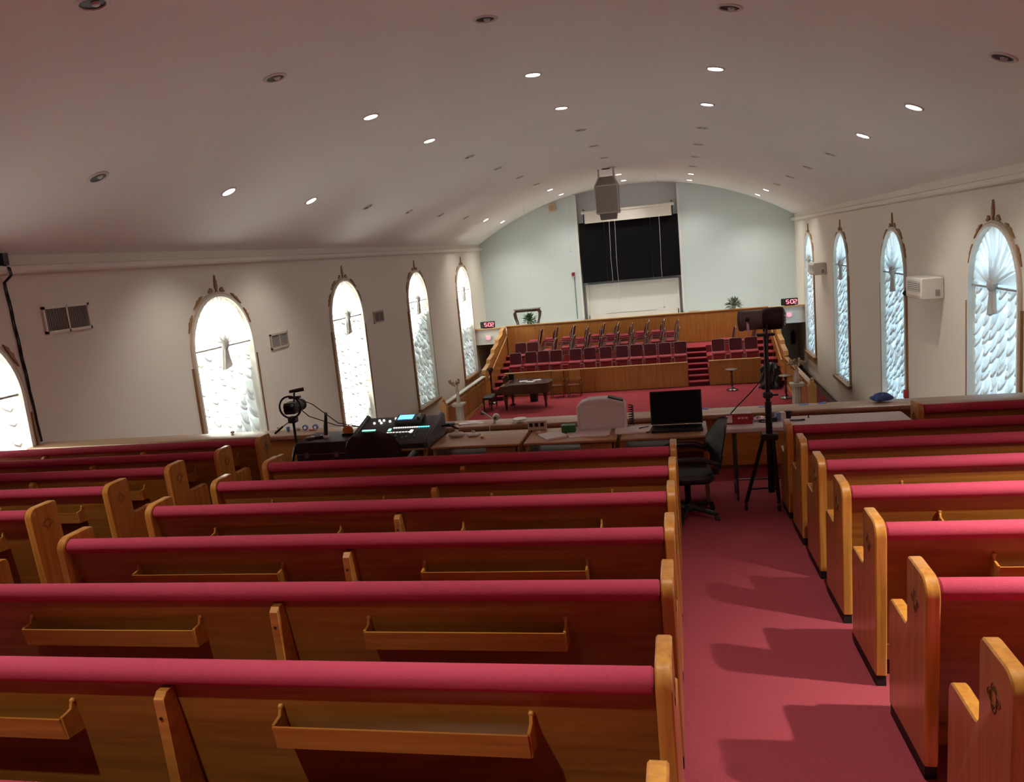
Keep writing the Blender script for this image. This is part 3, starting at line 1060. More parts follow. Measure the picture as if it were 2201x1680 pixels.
for r, (yy, tz, word, py) in enumerate(((32.72, T2, 'second', 730), (33.85, T3, 'third', 705))):
    for i, px in enumerate(stackx):
        xx = at(px, py, Y=yy)[0] - 0.27
        nst = 4 if (i + r) % 3 else 3
        ln = lv if nst == 4 else ['bottom', 'middle', 'top']
        for k in range(nst):
            place_chair(xx + 0.045 * k, yy + random.uniform(-0.02, 0.02), tz + 0.072 * k, -PI / 2 + random.uniform(-0.05, 0.05),
                        '%s chair of the sideways stack in the %s tier, %s from the piano side' % (ln[k], word, ORD[i]), 'sideways chair stacks in the %s tier' % word)
for k in range(3):
    place_chair(at(1158, 735, Y=33.4)[0] - 0.27 + 0.03 * k, 33.75, T3 + 0.088 * k, -PI / 2, '%s chair of the lone sideways stack near the piano side stair' % ['bottom', 'middle', 'top'][k], 'lone chair stack')
for k in range(2):
    place_chair(at(1577, 705, Y=33.0)[0] - 0.27, 32.8, T2 + 0.088 * k, -PI / 2, '%s chair of the sideways stack between the centre stair and spotlight' % ['bottom', 'top'][k], 'stack right of the stair')
place_chair(at(1600, 715, Y=33.0)[0] + 0.1, 32.8, T2, -PI / 2 + 0.1, 'single sideways chair on the second tier behind the spotlight', None)

# two wooden armchairs standing before the panelling
for k, (px, lab) in enumerate(((1201, 'nearer the piano'), (1237, 'farther from the piano'))):
    p = at(px, 858, Y=30.35)
    a = thing('wooden_armchair', 'brown wooden armchair before the choir panelling, ' + lab, 'armchair', (p[0], 30.35, ZS), 0, 'armchairs before the panelling')
    M_ARM = wood('walnut', (0.22, 0.075, 0.03), (0.12, 0.04, 0.018), 'z', 0.4, 0.2)
    MB().rbox(0, 0, 0.45, 0.50, 0.46, 0.05, 0.05, 'z').build('seat', M_ARM, a)
    MB().rbox(0, 0.22, 0.76, 0.46, 0.03, 0.42, 0.06, 'y').build('backrest', M_PANEL, a)
    for sx in (-0.24, 0.24):
        MB().tube([(sx, -0.2, 0), (sx, -0.19, 0.66)], 0.018, 6).build('leg', M_ARM, a)
        MB().tube([(sx, 0.24, 0), (sx, 0.21, 0.45), (sx, 0.24, 0.98)], 0.018, 6).build('leg', M_ARM, a)
        MB().tube([(sx, -0.22, 0.66), (sx * 1.06, 0.0, 0.68), (sx, 0.22, 0.66)], 0.018, 6).build('armrest', M_ARM, a)
    MB().tube([(-0.23, -0.19, 0.15), (0.23, -0.19, 0.15)], 0.012, 6).build('stretcher', M_ARM, a)

# ------------------------------------------------------------------ grand piano, bench, bin
pn = thing('grand_piano', 'dark mahogany grand piano with closed lid standing on the stage', 'piano', (-6.55, 27.95, ZS))
out = [(0.0, 0.0), (0.0, 1.48), (0.5, 1.50), (0.95, 1.42), (1.30, 1.22), (1.62, 1.12), (1.80, 0.90), (1.84, 0.55), (1.76, 0.15), (1.60, 0.02), (1.2, 0.0)]
MB().prism([(p * 1.0, q) for p, q in out], 'z', 0.60, 0.92, 0.01).build('case', M_DARKW, pn)
MB().prism([(p * 1.01 + 0.32 * (1 - p / 1.84), q * 1.0) for p, q in out], 'z', 0.925, 0.955, 0.006).build('lid', M_DARKW, pn)
MB().box(-0.09, 0.74, 0.66, 0.22, 1.46, 0.10).build('key_bed', M_DARKW, pn, smooth=False)
kb = MB().box(-0.10, 0.74, 0.722, 0.14, 1.26, 0.02).build('keyboard', M_WHITEP, pn, smooth=False)
for i in range(17):
    MB().box(-0.07, 0.74 - 0.60 + i * 0.074, 0.738, 0.09, 0.022, 0.014).build('black_key', M_RUBBER, kb, smooth=False)
for sy in (0.03, 1.45):
    MB().prism([(-0.20, 0.60), (-0.20, 0.76), (-0.10, 0.80), (0.02, 0.92), (0.04, 0.60)], 'y', sy - 0.03, sy + 0.03, 0.006).build('cheek', M_DARKW, pn)
MB().prism([(0.10, 0.955), (0.13, 0.955), (0.05, 1.18), (0.02, 1.18)], 'y', 0.35, 1.13, 0.003).build('music_desk', M_DARKW, pn)
for lx, ly in ((0.16, 0.14), (0.16, 1.34), (1.58, 0.45)):
    MB().lathe([(0.05, 0.0), (0.03, 0.03), (0.045, 0.07), (0.05, 0.2), (0.075, 0.42), (0.085, 0.52), (0.06, 0.55), (0.09, 0.60)], 8, (lx, ly, 0)).build('leg', M_DARKW, pn)
ly = MB().tube([(0.32, 0.70, 0.6), (0.30, 0.70, 0.12)], 0.02, 6).build('pedal_lyre', M_DARKW, pn)
MB().box(0.28, 0.74, 0.10, 0.18, 0.22, 0.05).build('pedal_box', M_DARKW, ly, smooth=False)
for k, (x, y, r) in enumerate(((0.75, 0.75, 0.2), (1.05, 0.55, -0.3), (1.25, 0.85, 0.5))):
    one('sheet_music', MB().box(0, 0, 0.006, 0.30, 0.22, 0.012), M_PAPER, 'loose music sheets on the piano lid, ' + ['middle pile', 'pile toward the hall', 'pile toward the choir'][k], 'papers', (-6.55 + x, 27.95 + y, ZS + 0.956), 'sheet music on the piano', r, False)
b = thing('piano_bench', 'dark wooden piano bench at the keyboard', 'bench', (-7.12, 28.62, ZS))
MB().rbox(0, 0, 0.47, 0.36, 0.95, 0.07, 0.04, 'z').build('seat', M_LEATHER, b)
for sx in (-0.14, 0.14):
    for sy in (-0.42, 0.42):
        MB().lathe([(0.018, 0.0), (0.03, 0.15), (0.022, 0.2), (0.034, 0.43)], 8, (sx, sy, 0)).build('leg', M_DARKW, b)
p = at(1150, 860, Z=ZS)
b = thing('waste_bin', 'black ribbed waste bin under the piano beside the panelling', 'bin', (p[0], p[1] - 0.15, ZS))
MB().lathe([(0.15, 0.0), (0.19, 0.42), (0.20, 0.44), (0.18, 0.44), (0.145, 0.02)], 18).build('body', M_BLACK, b)
MB().lathe([(0.195, 0.0), (0.208, 0.01), (0.208, 0.03), (0.195, 0.03)], 18, (0, 0, 0.415), cap=False).build('rim', M_BLACKM, b)
o = thing('small_monitor_speaker', 'small black speaker sitting on the piano corner near the steps', 'speaker', (-6.35, 29.2, ZS + 0.957))
MB().rbox(0, 0, 0.12, 0.2, 0.18, 0.24, 0.03, 'z').build('cabinet', M_BLACK, o)
MB().lathe([(0.07, 0), (0.05, -0.01), (0.0, -0.012)], 12, (0, -0.091, 0.10), Matrix.Rotation(-PI / 2, 3, 'X')).build('cone', M_BLACKM, o)
# tall dark torch stand at the end of the level rail
o = thing('torch_stand', 'tall dark wooden torch stand beside the piano bench', 'stand', (-7.25, 29.6, ZS))
MB().lathe([(0.16, 0.0), (0.15, 0.05), (0.05, 0.09), (0.035, 0.2), (0.045, 0.6), (0.03, 0.65), (0.04, 0.9), (0.035, 1.15), (0.06, 1.2)], 12).build('post', M_DARKW, o)
MB().lathe([(0.06, 1.2), (0.11, 1.28), (0.13, 1.38), (0.12, 1.40), (0.05, 1.30)], 12).build('bowl', M_DARKW, o)
o = thing('microphone_stand', 'thin dark microphone stand leaning its boom over the piano bench', 'microphone', (-7.2, 27.75, ZS))
MB().lathe([(0.14, 0.0), (0.13, 0.02), (0.02, 0.03)], 14).build('base', M_BLACKM, o)
MB().tube([(0, 0, 0.02), (0, 0, 1.0)], 0.010, 6).build('pole', M_REDP, o)
MB().tube([(-0.1, 0, 0.95), (0.25, 0.05, 1.2)], 0.008, 6).build('boom', M_BLACKM, o)
MB().ball((0.27, 0.05, 1.21), (0.03, 0.03, 0.03)).build('microphone_head', M_GREYM, o)

# ------------------------------------------------------------------ pedestal stools, plinths with vases
for px, py, lab in ((1574, 838, 'before the short oak front'), (1690, 855, 'close to the plinth with bushy bouquet')):
    p = at(px, py, Z=ZS)
    o = thing('pedestal_table', 'small dark pedestal table ' + lab, 'table', (p[0], p[1], ZS), 0, 'pedestal tables on the stage')
    MB().lathe([(0.0, 0.745), (0.20, 0.745), (0.225, 0.76), (0.225, 0.78), (0.20, 0.79), (0.0, 0.79)], 20, cap=False).build('table_top', wood('brown_top', (0.2, 0.13, 0.085), (0.12, 0.07, 0.045), 'x'), o)
    MB().lathe([(0.06, 0.10), (0.035, 0.14), (0.05, 0.28), (0.028, 0.36), (0.042, 0.5), (0.03, 0.62), (0.07, 0.745)], 12).build('column', M_DARKW, o)
    MB().lathe([(0.21, 0.0), (0.22, 0.025), (0.17, 0.05), (0.09, 0.07), (0.06, 0.11)], 16).build('base', M_DARKW, o)


def dried(o, n, h, spread, seed, z0, m=M_DRIED):
    rn = random.Random(seed)
    for i in range(n):
        a = rn.uniform(0, 2 * PI)
        r = spread * math.sqrt(rn.random())
        hh = h * rn.uniform(0.7, 1.05)
        tip = Vector((r * math.cos(a), r * math.sin(a), z0 + hh))
        MB().tube([(0.02 * math.cos(a), 0.02 * math.sin(a), z0), (tip.x * 0.4, tip.y * 0.4, z0 + hh * 0.6), tip], 0.005, 5).build('stem', M_DRIED, o)
        mb = MB()
        for q in range(5):
            c = tip + Vector((rn.uniform(-0.04, 0.04), rn.uniform(-0.04, 0.04), rn.uniform(-0.08, 0.03)))
            mb.ball(c, (0.028, 0.028, 0.035), 6, 4)
        mb.build('flower_head', m, o)


for x, y, side in ((-7.22, 24.75, 'left'), (3.33, 25.0, 'right')):
    lab = 'beside the piano-side rail' if side == 'left' else 'beside the pedestal table and oak newel'
    o = thing('stone_plinth', 'fluted cream stone plinth ' + lab, 'plinth', (x, y, ZS), 0, 'plinths at the stage corners')
    MB().box(0, 0, 0.05, 0.36, 0.36, 0.10).build('base', M_STONE, o, smooth=False)
    pr = []
    for k in range(48):
        t = 2 * PI * k / 48
        r = 0.135 + (0.008 if k % 4 < 2 else -0.008)
        pr.append((r * math.cos(t), r * math.sin(t)))
    MB().prism(pr, 'z', 0.10, 0.90, 0).build('shaft', M_STONE, o)
    MB().prism([(-0.15, 0.90), (0.15, 0.90), (0.20, 0.95), (0.20, 1.0), (-0.20, 1.0), (-0.20, 0.95)], 'y', -0.19, 0.19, 0.006).build('capital', M_STONE, o)
    v = thing('flower_vase', ('pinkish glass vase with a bushy dried bouquet' if side == 'right' else 'slim beige vase with sparse dried twigs') + ' on a stone plinth', 'vase', (x, y, ZS + 1.0))
    k = 1.0 if side == 'right' else 0.7
    MB().lathe([(0.08 * k, 0.0), (0.10 * k, 0.04), (0.085 * k, 0.2), (0.06 * k, 0.3), (0.085 * k, 0.40), (0.075 * k, 0.40), (0.05 * k, 0.30)], 16).build('vase_body', M_GLASSV if side == 'right' else M_STONE, v)
    dried(v, 16 if side == 'right' else 7, 0.33 if side == 'right' else 0.42, 0.24 if side == 'right' else 0.22, 5 if side == 'right' else 9, 0.36)

# covered heap of equipment at the foot of the right stair
p = at(1662, 800, Y=30.0)
rn = random.Random(4)
mb = MB()
bl = [(rn.uniform(-0.22, 0.22), rn.uniform(-0.2, 0.2), rn.uniform(0.25, 0.75), rn.uniform(0.12, 0.2)) for _ in range(12)]


def heap(u, v):
    t = 2 * PI * u
    zz = 0.95 * v
    r = 0.36 * (1 - 0.35 * v) + 0.05 * math.sin(5 * t + 7 * v) + 0.04 * math.sin(9 * t - 11 * v) + 0.03 * math.sin(17 * t + 5 * v)
    r *= math.sqrt(max(0.0, 1 - max(0.0, (v - 0.75) / 0.25) ** 2))
    return (r * math.cos(t), r * math.sin(t) * 0.8, zz)


o = thing('covered_equipment', 'heap of equipment under a crumpled black cover on the stage behind the spotlight', 'equipment', (3.08, 29.75, ZS))
mb.grid(heap, 60, 24).build('black_cover', mat('black_tarp', (0.012, 0.013, 0.016), 0.32), o)
MB().tube([(0.1, 0.0, 0.9), (0.12, 0.02, 1.35), (0.02, 0.0, 1.42)], 0.008, 6).build('protruding_rod', M_GREYM, o)

# ------------------------------------------------------------------ on and behind the choir ledge
ZL = -3.24
p = at(1134, 680, Y=35.6)
o = thing('console_table', 'dark console table with curved legs before the pale wall', 'table', (p[0], 35.6, ZL))
o.scale = (1, 1, 1.14)
MB().rbox(0, 0, 0.735, 1.22, 0.44, 0.04, 0.05, 'z').build('table_top', mat('grey_top', (0.20, 0.185, 0.17), 0.2), o)
MB().box(0, 0, 0.67, 1.04, 0.36, 0.09).build('apron', M_DARKW, o, smooth=False)
for sx in (-1, 1):
    for sy in (-0.16, 0.16):
        MB().tube([(sx * 0.50, sy, 0.70), (sx * 0.585, sy, 0.58), (sx * 0.55, sy, 0.40), (sx * 0.48, sy, 0.20), (sx * 0.47, sy, 0.08), (sx * 0.52, sy, 0.02)], [0.05, 0.05, 0.038, 0.028, 0.024, 0.03], 8).build('leg', M_DARKW, o)


def foliage(o, n, rad, h, m, seed):
    rn = random.Random(seed)
    for i in range(n):
        a = rn.uniform(0, 2 * PI)
        el = rn.uniform(-0.35, 1.45)
        L = rn.uniform(0.6, 1.0)
        d = Vector((math.cos(a) * math.cos(el) * rad, math.sin(a) * math.cos(el) * 0.45 * rad, math.sin(el) * h)) * L
        side = d.cross(Vector((0, 0, 1))).normalized() * 0.05
        tip = d + Vector((0, 0, -0.03))
        base = d * 0.45
        up = Vector((0, 0, 0.012))
        mb = MB()
        mb.add([base, base.lerp(tip, 0.5) + side + up, tip, base.lerp(tip, 0.5) - side + up, base.lerp(tip, 0.5) - up], [(0, 1, 4), (1, 2, 4), (2, 3, 4), (3, 0, 4), (0, 3, 2, 1)])
        mb.tube([(0, 0, 0), base], 0.004, 4)
        b = mb.build('leaf', m, o, smooth=False)
        b.location = (0, 0, 0.14)


for px, py, m, lab, sd in ((1139, 696, M_LEAF, 'bright green bushy plant on the choir ledge under the console table', 3), (1578, 668, M_LEAF2, 'grey-green trailing plant on the choir ledge near the clock', 8)):
    p = at(px, py, Y=34.60)
    o = thing('potted_plant', lab, 'plant', (p[0], 34.60, -3.01))
    MB().lathe([(0.07, 0.0), (0.09, 0.12), (0.085, 0.12), (0.06, 0.02)], 12).build('pot', M_STONE, o)
    foliage(o, 130, 0.46, 0.48, m, sd)

p = at(1492, 664, Y=34.62)
one('music_folder', MB().box(0, 0, 0.02, 0.45, 0.10, 0.04), M_STONE, 'flat pale folder lying on the choir ledge under the niche', 'folder', (p[0], 34.61, -3.01), smooth=False)

# clocks with red digits, red exit lights, extinguisher
SEG = {'5': 'afgcd', '0': 'abcdef', '2': 'abged'}


def digits(o, text, x0, z0, w, h, y):
    g = w * 0.16
    x = x0
    for ch in text:
        if ch == ':':
            for zz in (0.3, 0.7):
                MB().box(x + g, y, z0 + h * zz, g, 0.01, g).build('colon_dot', M_LED, o, smooth=False)
            x += 2.6 * g
            continue
        for sgm in SEG[ch]:
            bx = {'a': (0.5, 1, 1, 0), 'g': (0.5, 0.5, 1, 0), 'd': (0.5, 0, 1, 0), 'f': (0, 0.75, 0, 1), 'b': (1, 0.75, 0, 1), 'e': (0, 0.25, 0, 1), 'c': (1, 0.25, 0, 1)}[sgm]
            sx, sz = (w * 0.9, g) if bx[2] else (g, h * 0.45)
            MB().box(x + bx[0] * w, y, z0 + bx[1] * h, sx, 0.01, sz).build('digit_segment', M_LED, o, smooth=False)
        x += w + 2.2 * g


for px, lab in ((1047, 'above the passage by the console table'), (1697, 'above the passage with the extinguisher')):
    p = at(px, 690 if px < 1200 else 650, Y=34.60)
    o = thing('digital_clock', 'black digital clock with red digits on the shelf ' + lab, 'clock', (p[0], 34.64, -3.055))
    MB().rbox(0, 0, 0.16, 0.66, 0.10, 0.28, 0.03, 'y').build('case', M_BLACK, o)
    MB().box(0, 0, 0.01, 0.4, 0.12, 0.02).build('foot', M_BLACKM, o, smooth=False)
    digits(o, '5:02', -0.13, 0.085, 0.10, 0.15, -0.056)
for px, py, lab in ((1050, 726, 'over the passage by the console table'), (1696, 676, 'over the passage with the extinguisher')):
    p = at(px, py, Y=34.6)
    o = thing('exit_light', 'small glowing red light box on the white fascia ' + lab, 'exit sign', (p[0], 34.58, p[2] - 0.08))
    MB().rbox(0, 0, 0.08, 0.28, 0.07, 0.19, 0.03, 'y').build('housing', M_WHITEP, o)
    MB().lathe([(0.09, 0), (0.085, 0.012), (0.0, 0.016)], 20, (0, -0.035, 0.08), Matrix.Rotation(PI / 2, 3, 'X')).build('red_lens', M_EXIT, o)
p = at(1704, 722, Y=36.9)
o = thing('fire_extinguisher', 'dark fire extinguisher hung on the passage wall', 'extinguisher', (p[0], 36.86, p[2] - 0.35))
MB().lathe([(0.09, 0.0), (0.095, 0.03), (0.095, 0.45), (0.07, 0.53), (0.03, 0.56)], 16).build('cylinder', mat('dark_red_paint', (0.05, 0.006, 0.006), 0.35), o)
MB().box(0, -0.02, 0.60, 0.05, 0.14, 0.05).build('valve_handle', M_BLACK, o, smooth=False)
MB().tube([(0.03, -0.05, 0.58), (0.13, -0.05, 0.5), (0.12, -0.05, 0.2)], 0.012, 6).build('hose', M_RUBBER, o)
MB().box(0, 0.10, 0.4, 0.06, 0.05, 0.3).build('wall_bracket', M_BLACKM, o, smooth=False)

# niche: video wall, projection screen, lower panel
o = thing('video_wall', 'large black three-panel video screen in the niche', 'screen', (-2.05, YB - 0.06, -1.53))
for i, (a, bb) in enumerate(((-2.20, -1.07), (-1.06, 0.98), (0.99, 2.20))):
    MB().rbox((a + bb) / 2, 0.03, 1.355, bb - a, 0.06, 2.70, 0.01, 'y', 1).build('screen_panel', M_SCREEN, o)
for x in (-1.9, 1.9):
    MB().box(x, 0.30, 1.35, 0.08, 0.50, 2.0).build('wall_mount', M_BLACKM, o, smooth=False)
o = thing('projection_screen', 'rolled white projection screen hung above the black video wall', 'screen', (-2.02, YB - 0.35, 1.18))
MB().tube([(-2.05, 0, 0.43), (2.05, 0, 0.43)], 0.06, 12).build('roller_case', M_CREAM, o)
MB().box(0, 0.0, 0.18, 3.82, 0.02, 0.42).build('lowered_cloth', M_CREAM, o, smooth=False)
MB().box(0, 0.0, -0.035, 3.84, 0.04, 0.04).build('weight_bar', M_CREAM, o, smooth=False)
for x in (-1.96, 1.96):
    MB().box(x, 0.04, 0.18, 0.05, 0.03, 0.42).build('strap', M_BLACK, o, smooth=False)
    MB().box(x * 0.99, 0.05, 0.55, 0.05, 0.60, 0.04).build('support_arm', M_BLACKM, o, smooth=False)
o = thing('niche_panel', 'pale framed panel in the niche below the video wall', 'panel', (-2.07, YB + 0.30, -3.24))
MB().box(0, 0.03, 0.80, 4.2, 0.05, 1.6).build('board', M_WHITEW, o, smooth=False)
for x in (-2.06, 2.06):
    MB().box(x, -0.02, 0.80, 0.10, 0.06, 1.6).build('stile', M_CREAM, o, smooth=False)
MB().box(0, -0.02, 0.10, 4.1, 0.06, 0.2).build('bottom_rail', M_CREAM, o, smooth=False)
MB().box(-0.1, -0.01, 0.30, 2.3, 0.05, 0.14).build('low_step', M_WHITEW, o, smooth=False)
for n_, x in ((3, NX0 - 0.03), (4, NX1 + 0.03)):
    struct('trim_%d' % n_, MB().box(x, YB - 0.015, (vault(x) - 0.05 - 3.13) / 2, 0.10, 0.03, vault(x) - 0.05 + 3.13), M_WHITEW, label='pale corner trim of the niche')

# hanging loudspeaker cluster
o = thing('hanging_loudspeaker', 'grey boxed loudspeaker cluster hung from the vault on two poles', 'loudspeaker', (-2.25, 29.0, 1.18))


def frustum(z0, a0, b0, y0, z1, a1, b1, y1):
    mb = MB()
    vs = [(-a0, y0 - b0, z0), (a0, y0 - b0, z0), (a0, y0 + b0, z0), (-a0, y0 + b0, z0), (-a1, y1 - b1, z1), (a1, y1 - b1, z1), (a1, y1 + b1, z1), (-a1, y1 + b1, z1)]
    return mb.add(vs, [(3, 2, 1, 0), (4, 5, 6, 7), (0, 1, 5, 4), (1, 2, 6, 5), (2, 3, 7, 6), (3, 0, 4, 7)])


frustum(0, 0.375, 0.36, 0, 0.93, 0.385, 0.38, 0).build('grille_cloth', M_SPK, o, smooth=False)
frustum(0.93, 0.385, 0.38, 0, 1.25, 0.25, 0.2, 0.12).build('sloped_top', M_SPK, o, smooth=False)
frustum(-0.22, 0.27, 0.24, 0.05, 0.0, 0.30, 0.28, 0.05).build('lower_horn', mat('horn_grey', (0.2, 0.17, 0.165), 0.7), o, smooth=False)
for sx in (-1, 1):
    for sy in (-1, 1):
        MB().tube([(sx * 0.38, sy * 0.365, 0), (sx * 0.39, sy * 0.385, 0.93), (sx * 0.255, sy * 0.2 + 0.12, 1.25)], 0.022, 6).build('edge_trim', M_SPKT, o)
for z, a, bq in ((0.0, 0.38, 0.365), (0.93, 0.39, 0.385)):
    MB().tube([(-a, -bq, z), (a, -bq, z), (a, bq, z), (-a, bq, z)], 0.022, 6, closed=True).build('edge_band', M_SPKT, o)
for sx in (-0.27, 0.26):
    MB().tube([(sx, 0.1, 1.2), (sx, 0.1, vault(-2.2) - 1.18)], 0.03, 8).build('pole', M_SPKT, o)
MB().lathe([(0.15, 0), (0.15, -0.02), (0.0, -0.03)], 16, (0, 0.1, vault(-2.2) - 1.185)).build('ceiling_hole', M_CAN, o)

# choir microphones on hanging wires, wires on the wall
for k, (px, py0, py1, yy, lab) in enumerate(((1307, 470, 625, 33.0, 'before the video wall on the console table side'), (1318, 455, 640, 33.2, 'beside the first wire before the video wall'), (1412, 420, 660, 33.2, 'before the video wall on the spotlight side'),
                                             (1127, 470, 590, 34.0, 'before the blue wall at the console table'), (1216, 432, 540, 34.0, 'before the blue wall beside the niche'))):
    p0, p1 = at(px, py0, Y=yy), at(px + 12, py1, Y=yy)
    zt = vault(p0[0])
    o = thing('hanging_wire', 'thin white wire hanging from the vault ' + lab, 'wire', (p0[0], yy, p1[2]))
    L = zt - p1[2]
    MB().tube([(0.03, 0, 0), (0.0, 0, L * 0.3), (0.03, 0, L * 0.6), (0, 0, L)], 0.0065, 5).build('wire', M_WIRE, o)
    MB().lathe([(0.03, 0), (0.035, 0.05), (0.015, 0.1)], 8, (0.03, 0, -0.04)).build('end_weight', M_WIRE, o)
p = at(1233, 588, Y=YB)
o = thing('fire_strobe', 'red and white fire alarm strobe on the blue wall with its conduit', 'fire alarm', (p[0], YB - 0.03, p[2] - 0.12))
MB().rbox(0, 0, 0.12, 0.22, 0.05, 0.26, 0.02, 'y').build('back_plate', M_WHITEP, o)
MB().rbox(0, -0.045, 0.10, 0.14, 0.05, 0.16, 0.02, 'y').build('red_lens', mat('alarm_red', (0.30, 0.02, 0.05), 0.4), o)
MB().tube([(0.02, 0.01, 0), (0.02, 0.01, -1.95)], 0.015, 6).build('conduit', M_GREYM, o)
p = at(1187, 447, Y=YB)
o = thing('wall_box', 'peach coloured square box high on the blue wall under the vault', 'wall box', (p[0], YB - 0.08, p[2] - 0.15))
MB().rbox(0, 0, 0.15, 0.26, 0.16, 0.30, 0.015, 'y').build('case', M_PEACH, o)
for z in (0.1, 0.15, 0.2):
    MB().box(0, -0.083, z, 0.18, 0.008, 0.012).build('slot', M_BASEB, o, smooth=False)

# ------------------------------------------------------------------ side walls: vents, air conditioners, cable
for k, (y0, y1, z0, z1, lab) in enumerate(((9.98, 10.92, -0.49, -0.09, 'large white framed wall vent beside the black cable'),
                                           (16.38, 17.2, -1.57, -1.22, 'small square wall vent, the one nearer the balcony'),
                                           (22.72, 23.55, -1.62, -1.26, 'small square wall vent, the one nearer the stage'))):
    o = thing('wall_vent', lab, 'vent', (XL, (y0 + y1) / 2, z0), 0, 'vents on the left wall')
    w, h = y1 - y0, z1 - z0
    MB().box(0.008, 0, h / 2, 0.012, w - 0.04, h - 0.04).build('backing', M_GRILL, o, smooth=False)
    for y, z, a, b in ((0, 0.02, w, 0.04), (0, h - 0.02, w, 0.04), (-w / 2 + 0.02, h / 2, 0.04, h), (w / 2 - 0.02, h / 2, 0.04, h), (0, h / 2, 0.03, h)):
        MB().box(0.018, y, z, 0.035, a, b).build('frame_bar', M_CREAM if k == 0 else M_TAN, o, smooth=False)
    ns = 26 if k == 0 else 16
    for i in range(ns):
        MB().box(0.02, -w / 2 + 0.05 + (w - 0.1) * (i + 0.5) / ns, h / 2, 0.012, 0.008, h - 0.08).build('louvre', M_GRILL if k else M_BASEB, o, smooth=False)
for y0, y1, z0, z1, lab in ((17.03, 18.10, -1.60, -1.17, 'boxy white wall air conditioner, the one nearer the balcony'), (29.65, 30.75, -1.64, -1.22, 'boxy white wall air conditioner, the one nearer the stage')):
    o = thing('air_conditioner', lab, 'air conditioner', (XR, (y0 + y1) / 2, z0), 0, 'air conditioners on the right wall')
    w, h = y1 - y0, z1 - z0
    MB().rbox(-0.21, 0, h / 2, 0.42, w, h, 0.04, 'y', 3, 0.02).build('body', M_CREAM, o)
    MB().box(-0.424, -0.03, h * 0.60, 0.012, w * 0.80, h * 0.44).build('intake_grille', M_GRILL, o, smooth=False)
    for i in range(5):
        MB().box(-0.432, -0.03, h * (0.42 + 0.09 * i), 0.01, w * 0.8, 0.012).build('grille_bar', M_CREAM, o, smooth=False)
    MB().box(-0.424, 0, h * 0.13, 0.012, w * 0.86, 0.05).build('outlet_slot', M_TAN, o, smooth=False)
    MB().box(-0.12, -w / 2 - 0.004, h * 0.3, 0.08, 0.01, 0.12).build('control_panel', M_GRILL, o, smooth=False)
o = thing('alarm_conduit', 'thin conduit with black horn and red pull station beside an arched window', 'conduit', (XR - 0.02, 19.62, -4.1))
MB().tube([(0, 0, 0), (0, 0, 2.6)], 0.012, 6).build('pipe', M_TAN, o)
MB().lathe([(0.08, 0), (0.06, 0.06), (0.02, 0.1)], 12, (0.02, 0, 2.45), Matrix.Rotation(-PI / 2, 3, 'Y')).build('horn', M_BLACK, o)
MB().rbox(-0.04, 0, 0.12, 0.07, 0.13, 0.20, 0.02, 'x').build('pull_station', mat('alarm_red_box', (0.45, 0.03, 0.04), 0.4), o)
o = thing('cable_bundle', 'black cable bundle running down the wall by the large vent', 'cable', (XL, 9.40, 0.65))
for k in range(3):
    pts = []
    for i in range(30):
        t = i / 29
        z = -2.62 * t
        off = 0.13 if -0.34 < z < -0.1 else 0.0
        pts.append((0.02 + off + 0.008 * math.cos(9 * t + k * 2.1), 0.014 * math.sin(13 * t + k * 2.1) + 0.12 * t, z))
    MB().tube(pts, 0.009, 6).build('cable', M_RUBBER, o)
MB().box(0.07, 0, -0.05, 0.12, 0.09, 0.16).build('junction_box', M_BLACK, o, smooth=False)

# ------------------------------------------------------------------ sound desks on the balcony
TOPZ = -1.835
DY0 = 7.57


def desk(x0, x1, lab, drawer=True):
    z0 = flo(DY0)
    h = TOPZ - z0
    w = x1 - x0
    d = thing('computer_desk', lab, 'desk', ((x0 + x1) / 2, DY0, z0), 0, 'computer desks behind the balcony rail')
    MB().rbox(0, 0.32, h - 0.015, w, 0.64, 0.03, 0.012, 'x').build('desk_top', M_DESK, d)
    for sx in (-w / 2 + 0.03, w / 2 - 0.03):
        MB().prism([(0.03, -0.002), (0.60, -0.046), (0.60, h - 0.03), (0.03, h - 0.03)], 'x', sx - 0.018, sx + 0.018, 0.002).build('side_panel', M_DESK, d)
    MB().box(0, 0.57, h * 0.55, w - 0.1, 0.02, h * 0.6).build('modesty_panel', M_OAK_SHADED, d, smooth=False)
    if drawer:
        MB().rbox(-w * 0.16, 0.22, h - 0.135, w * 0.60, 0.36, 0.022, 0.006, 'x').build('keyboard_shelf', M_DESK, d)
        dr = MB().rbox(w * 0.29, 0.20, h - 0.095, w * 0.36, 0.34, 0.125, 0.006, 'x').build('drawer', M_DESK, d)
        MB().box(w * 0.29, 0.027, h - 0.06, w * 0.2, 0.008, 0.01).build('finger_pull', M_OAK_SHADED, dr, smooth=False)
    return d


desk(-3.46, -2.60, 'oak desk under the digital mixing console', False)
desk(-2.555, -1.63, 'oak desk with open keyboard shelf next to the mixing console')
desk(-1.59, -0.67, 'oak desk holding the white printer and green box')
desk(-0.63, 0.20, 'oak desk holding the black laptop')

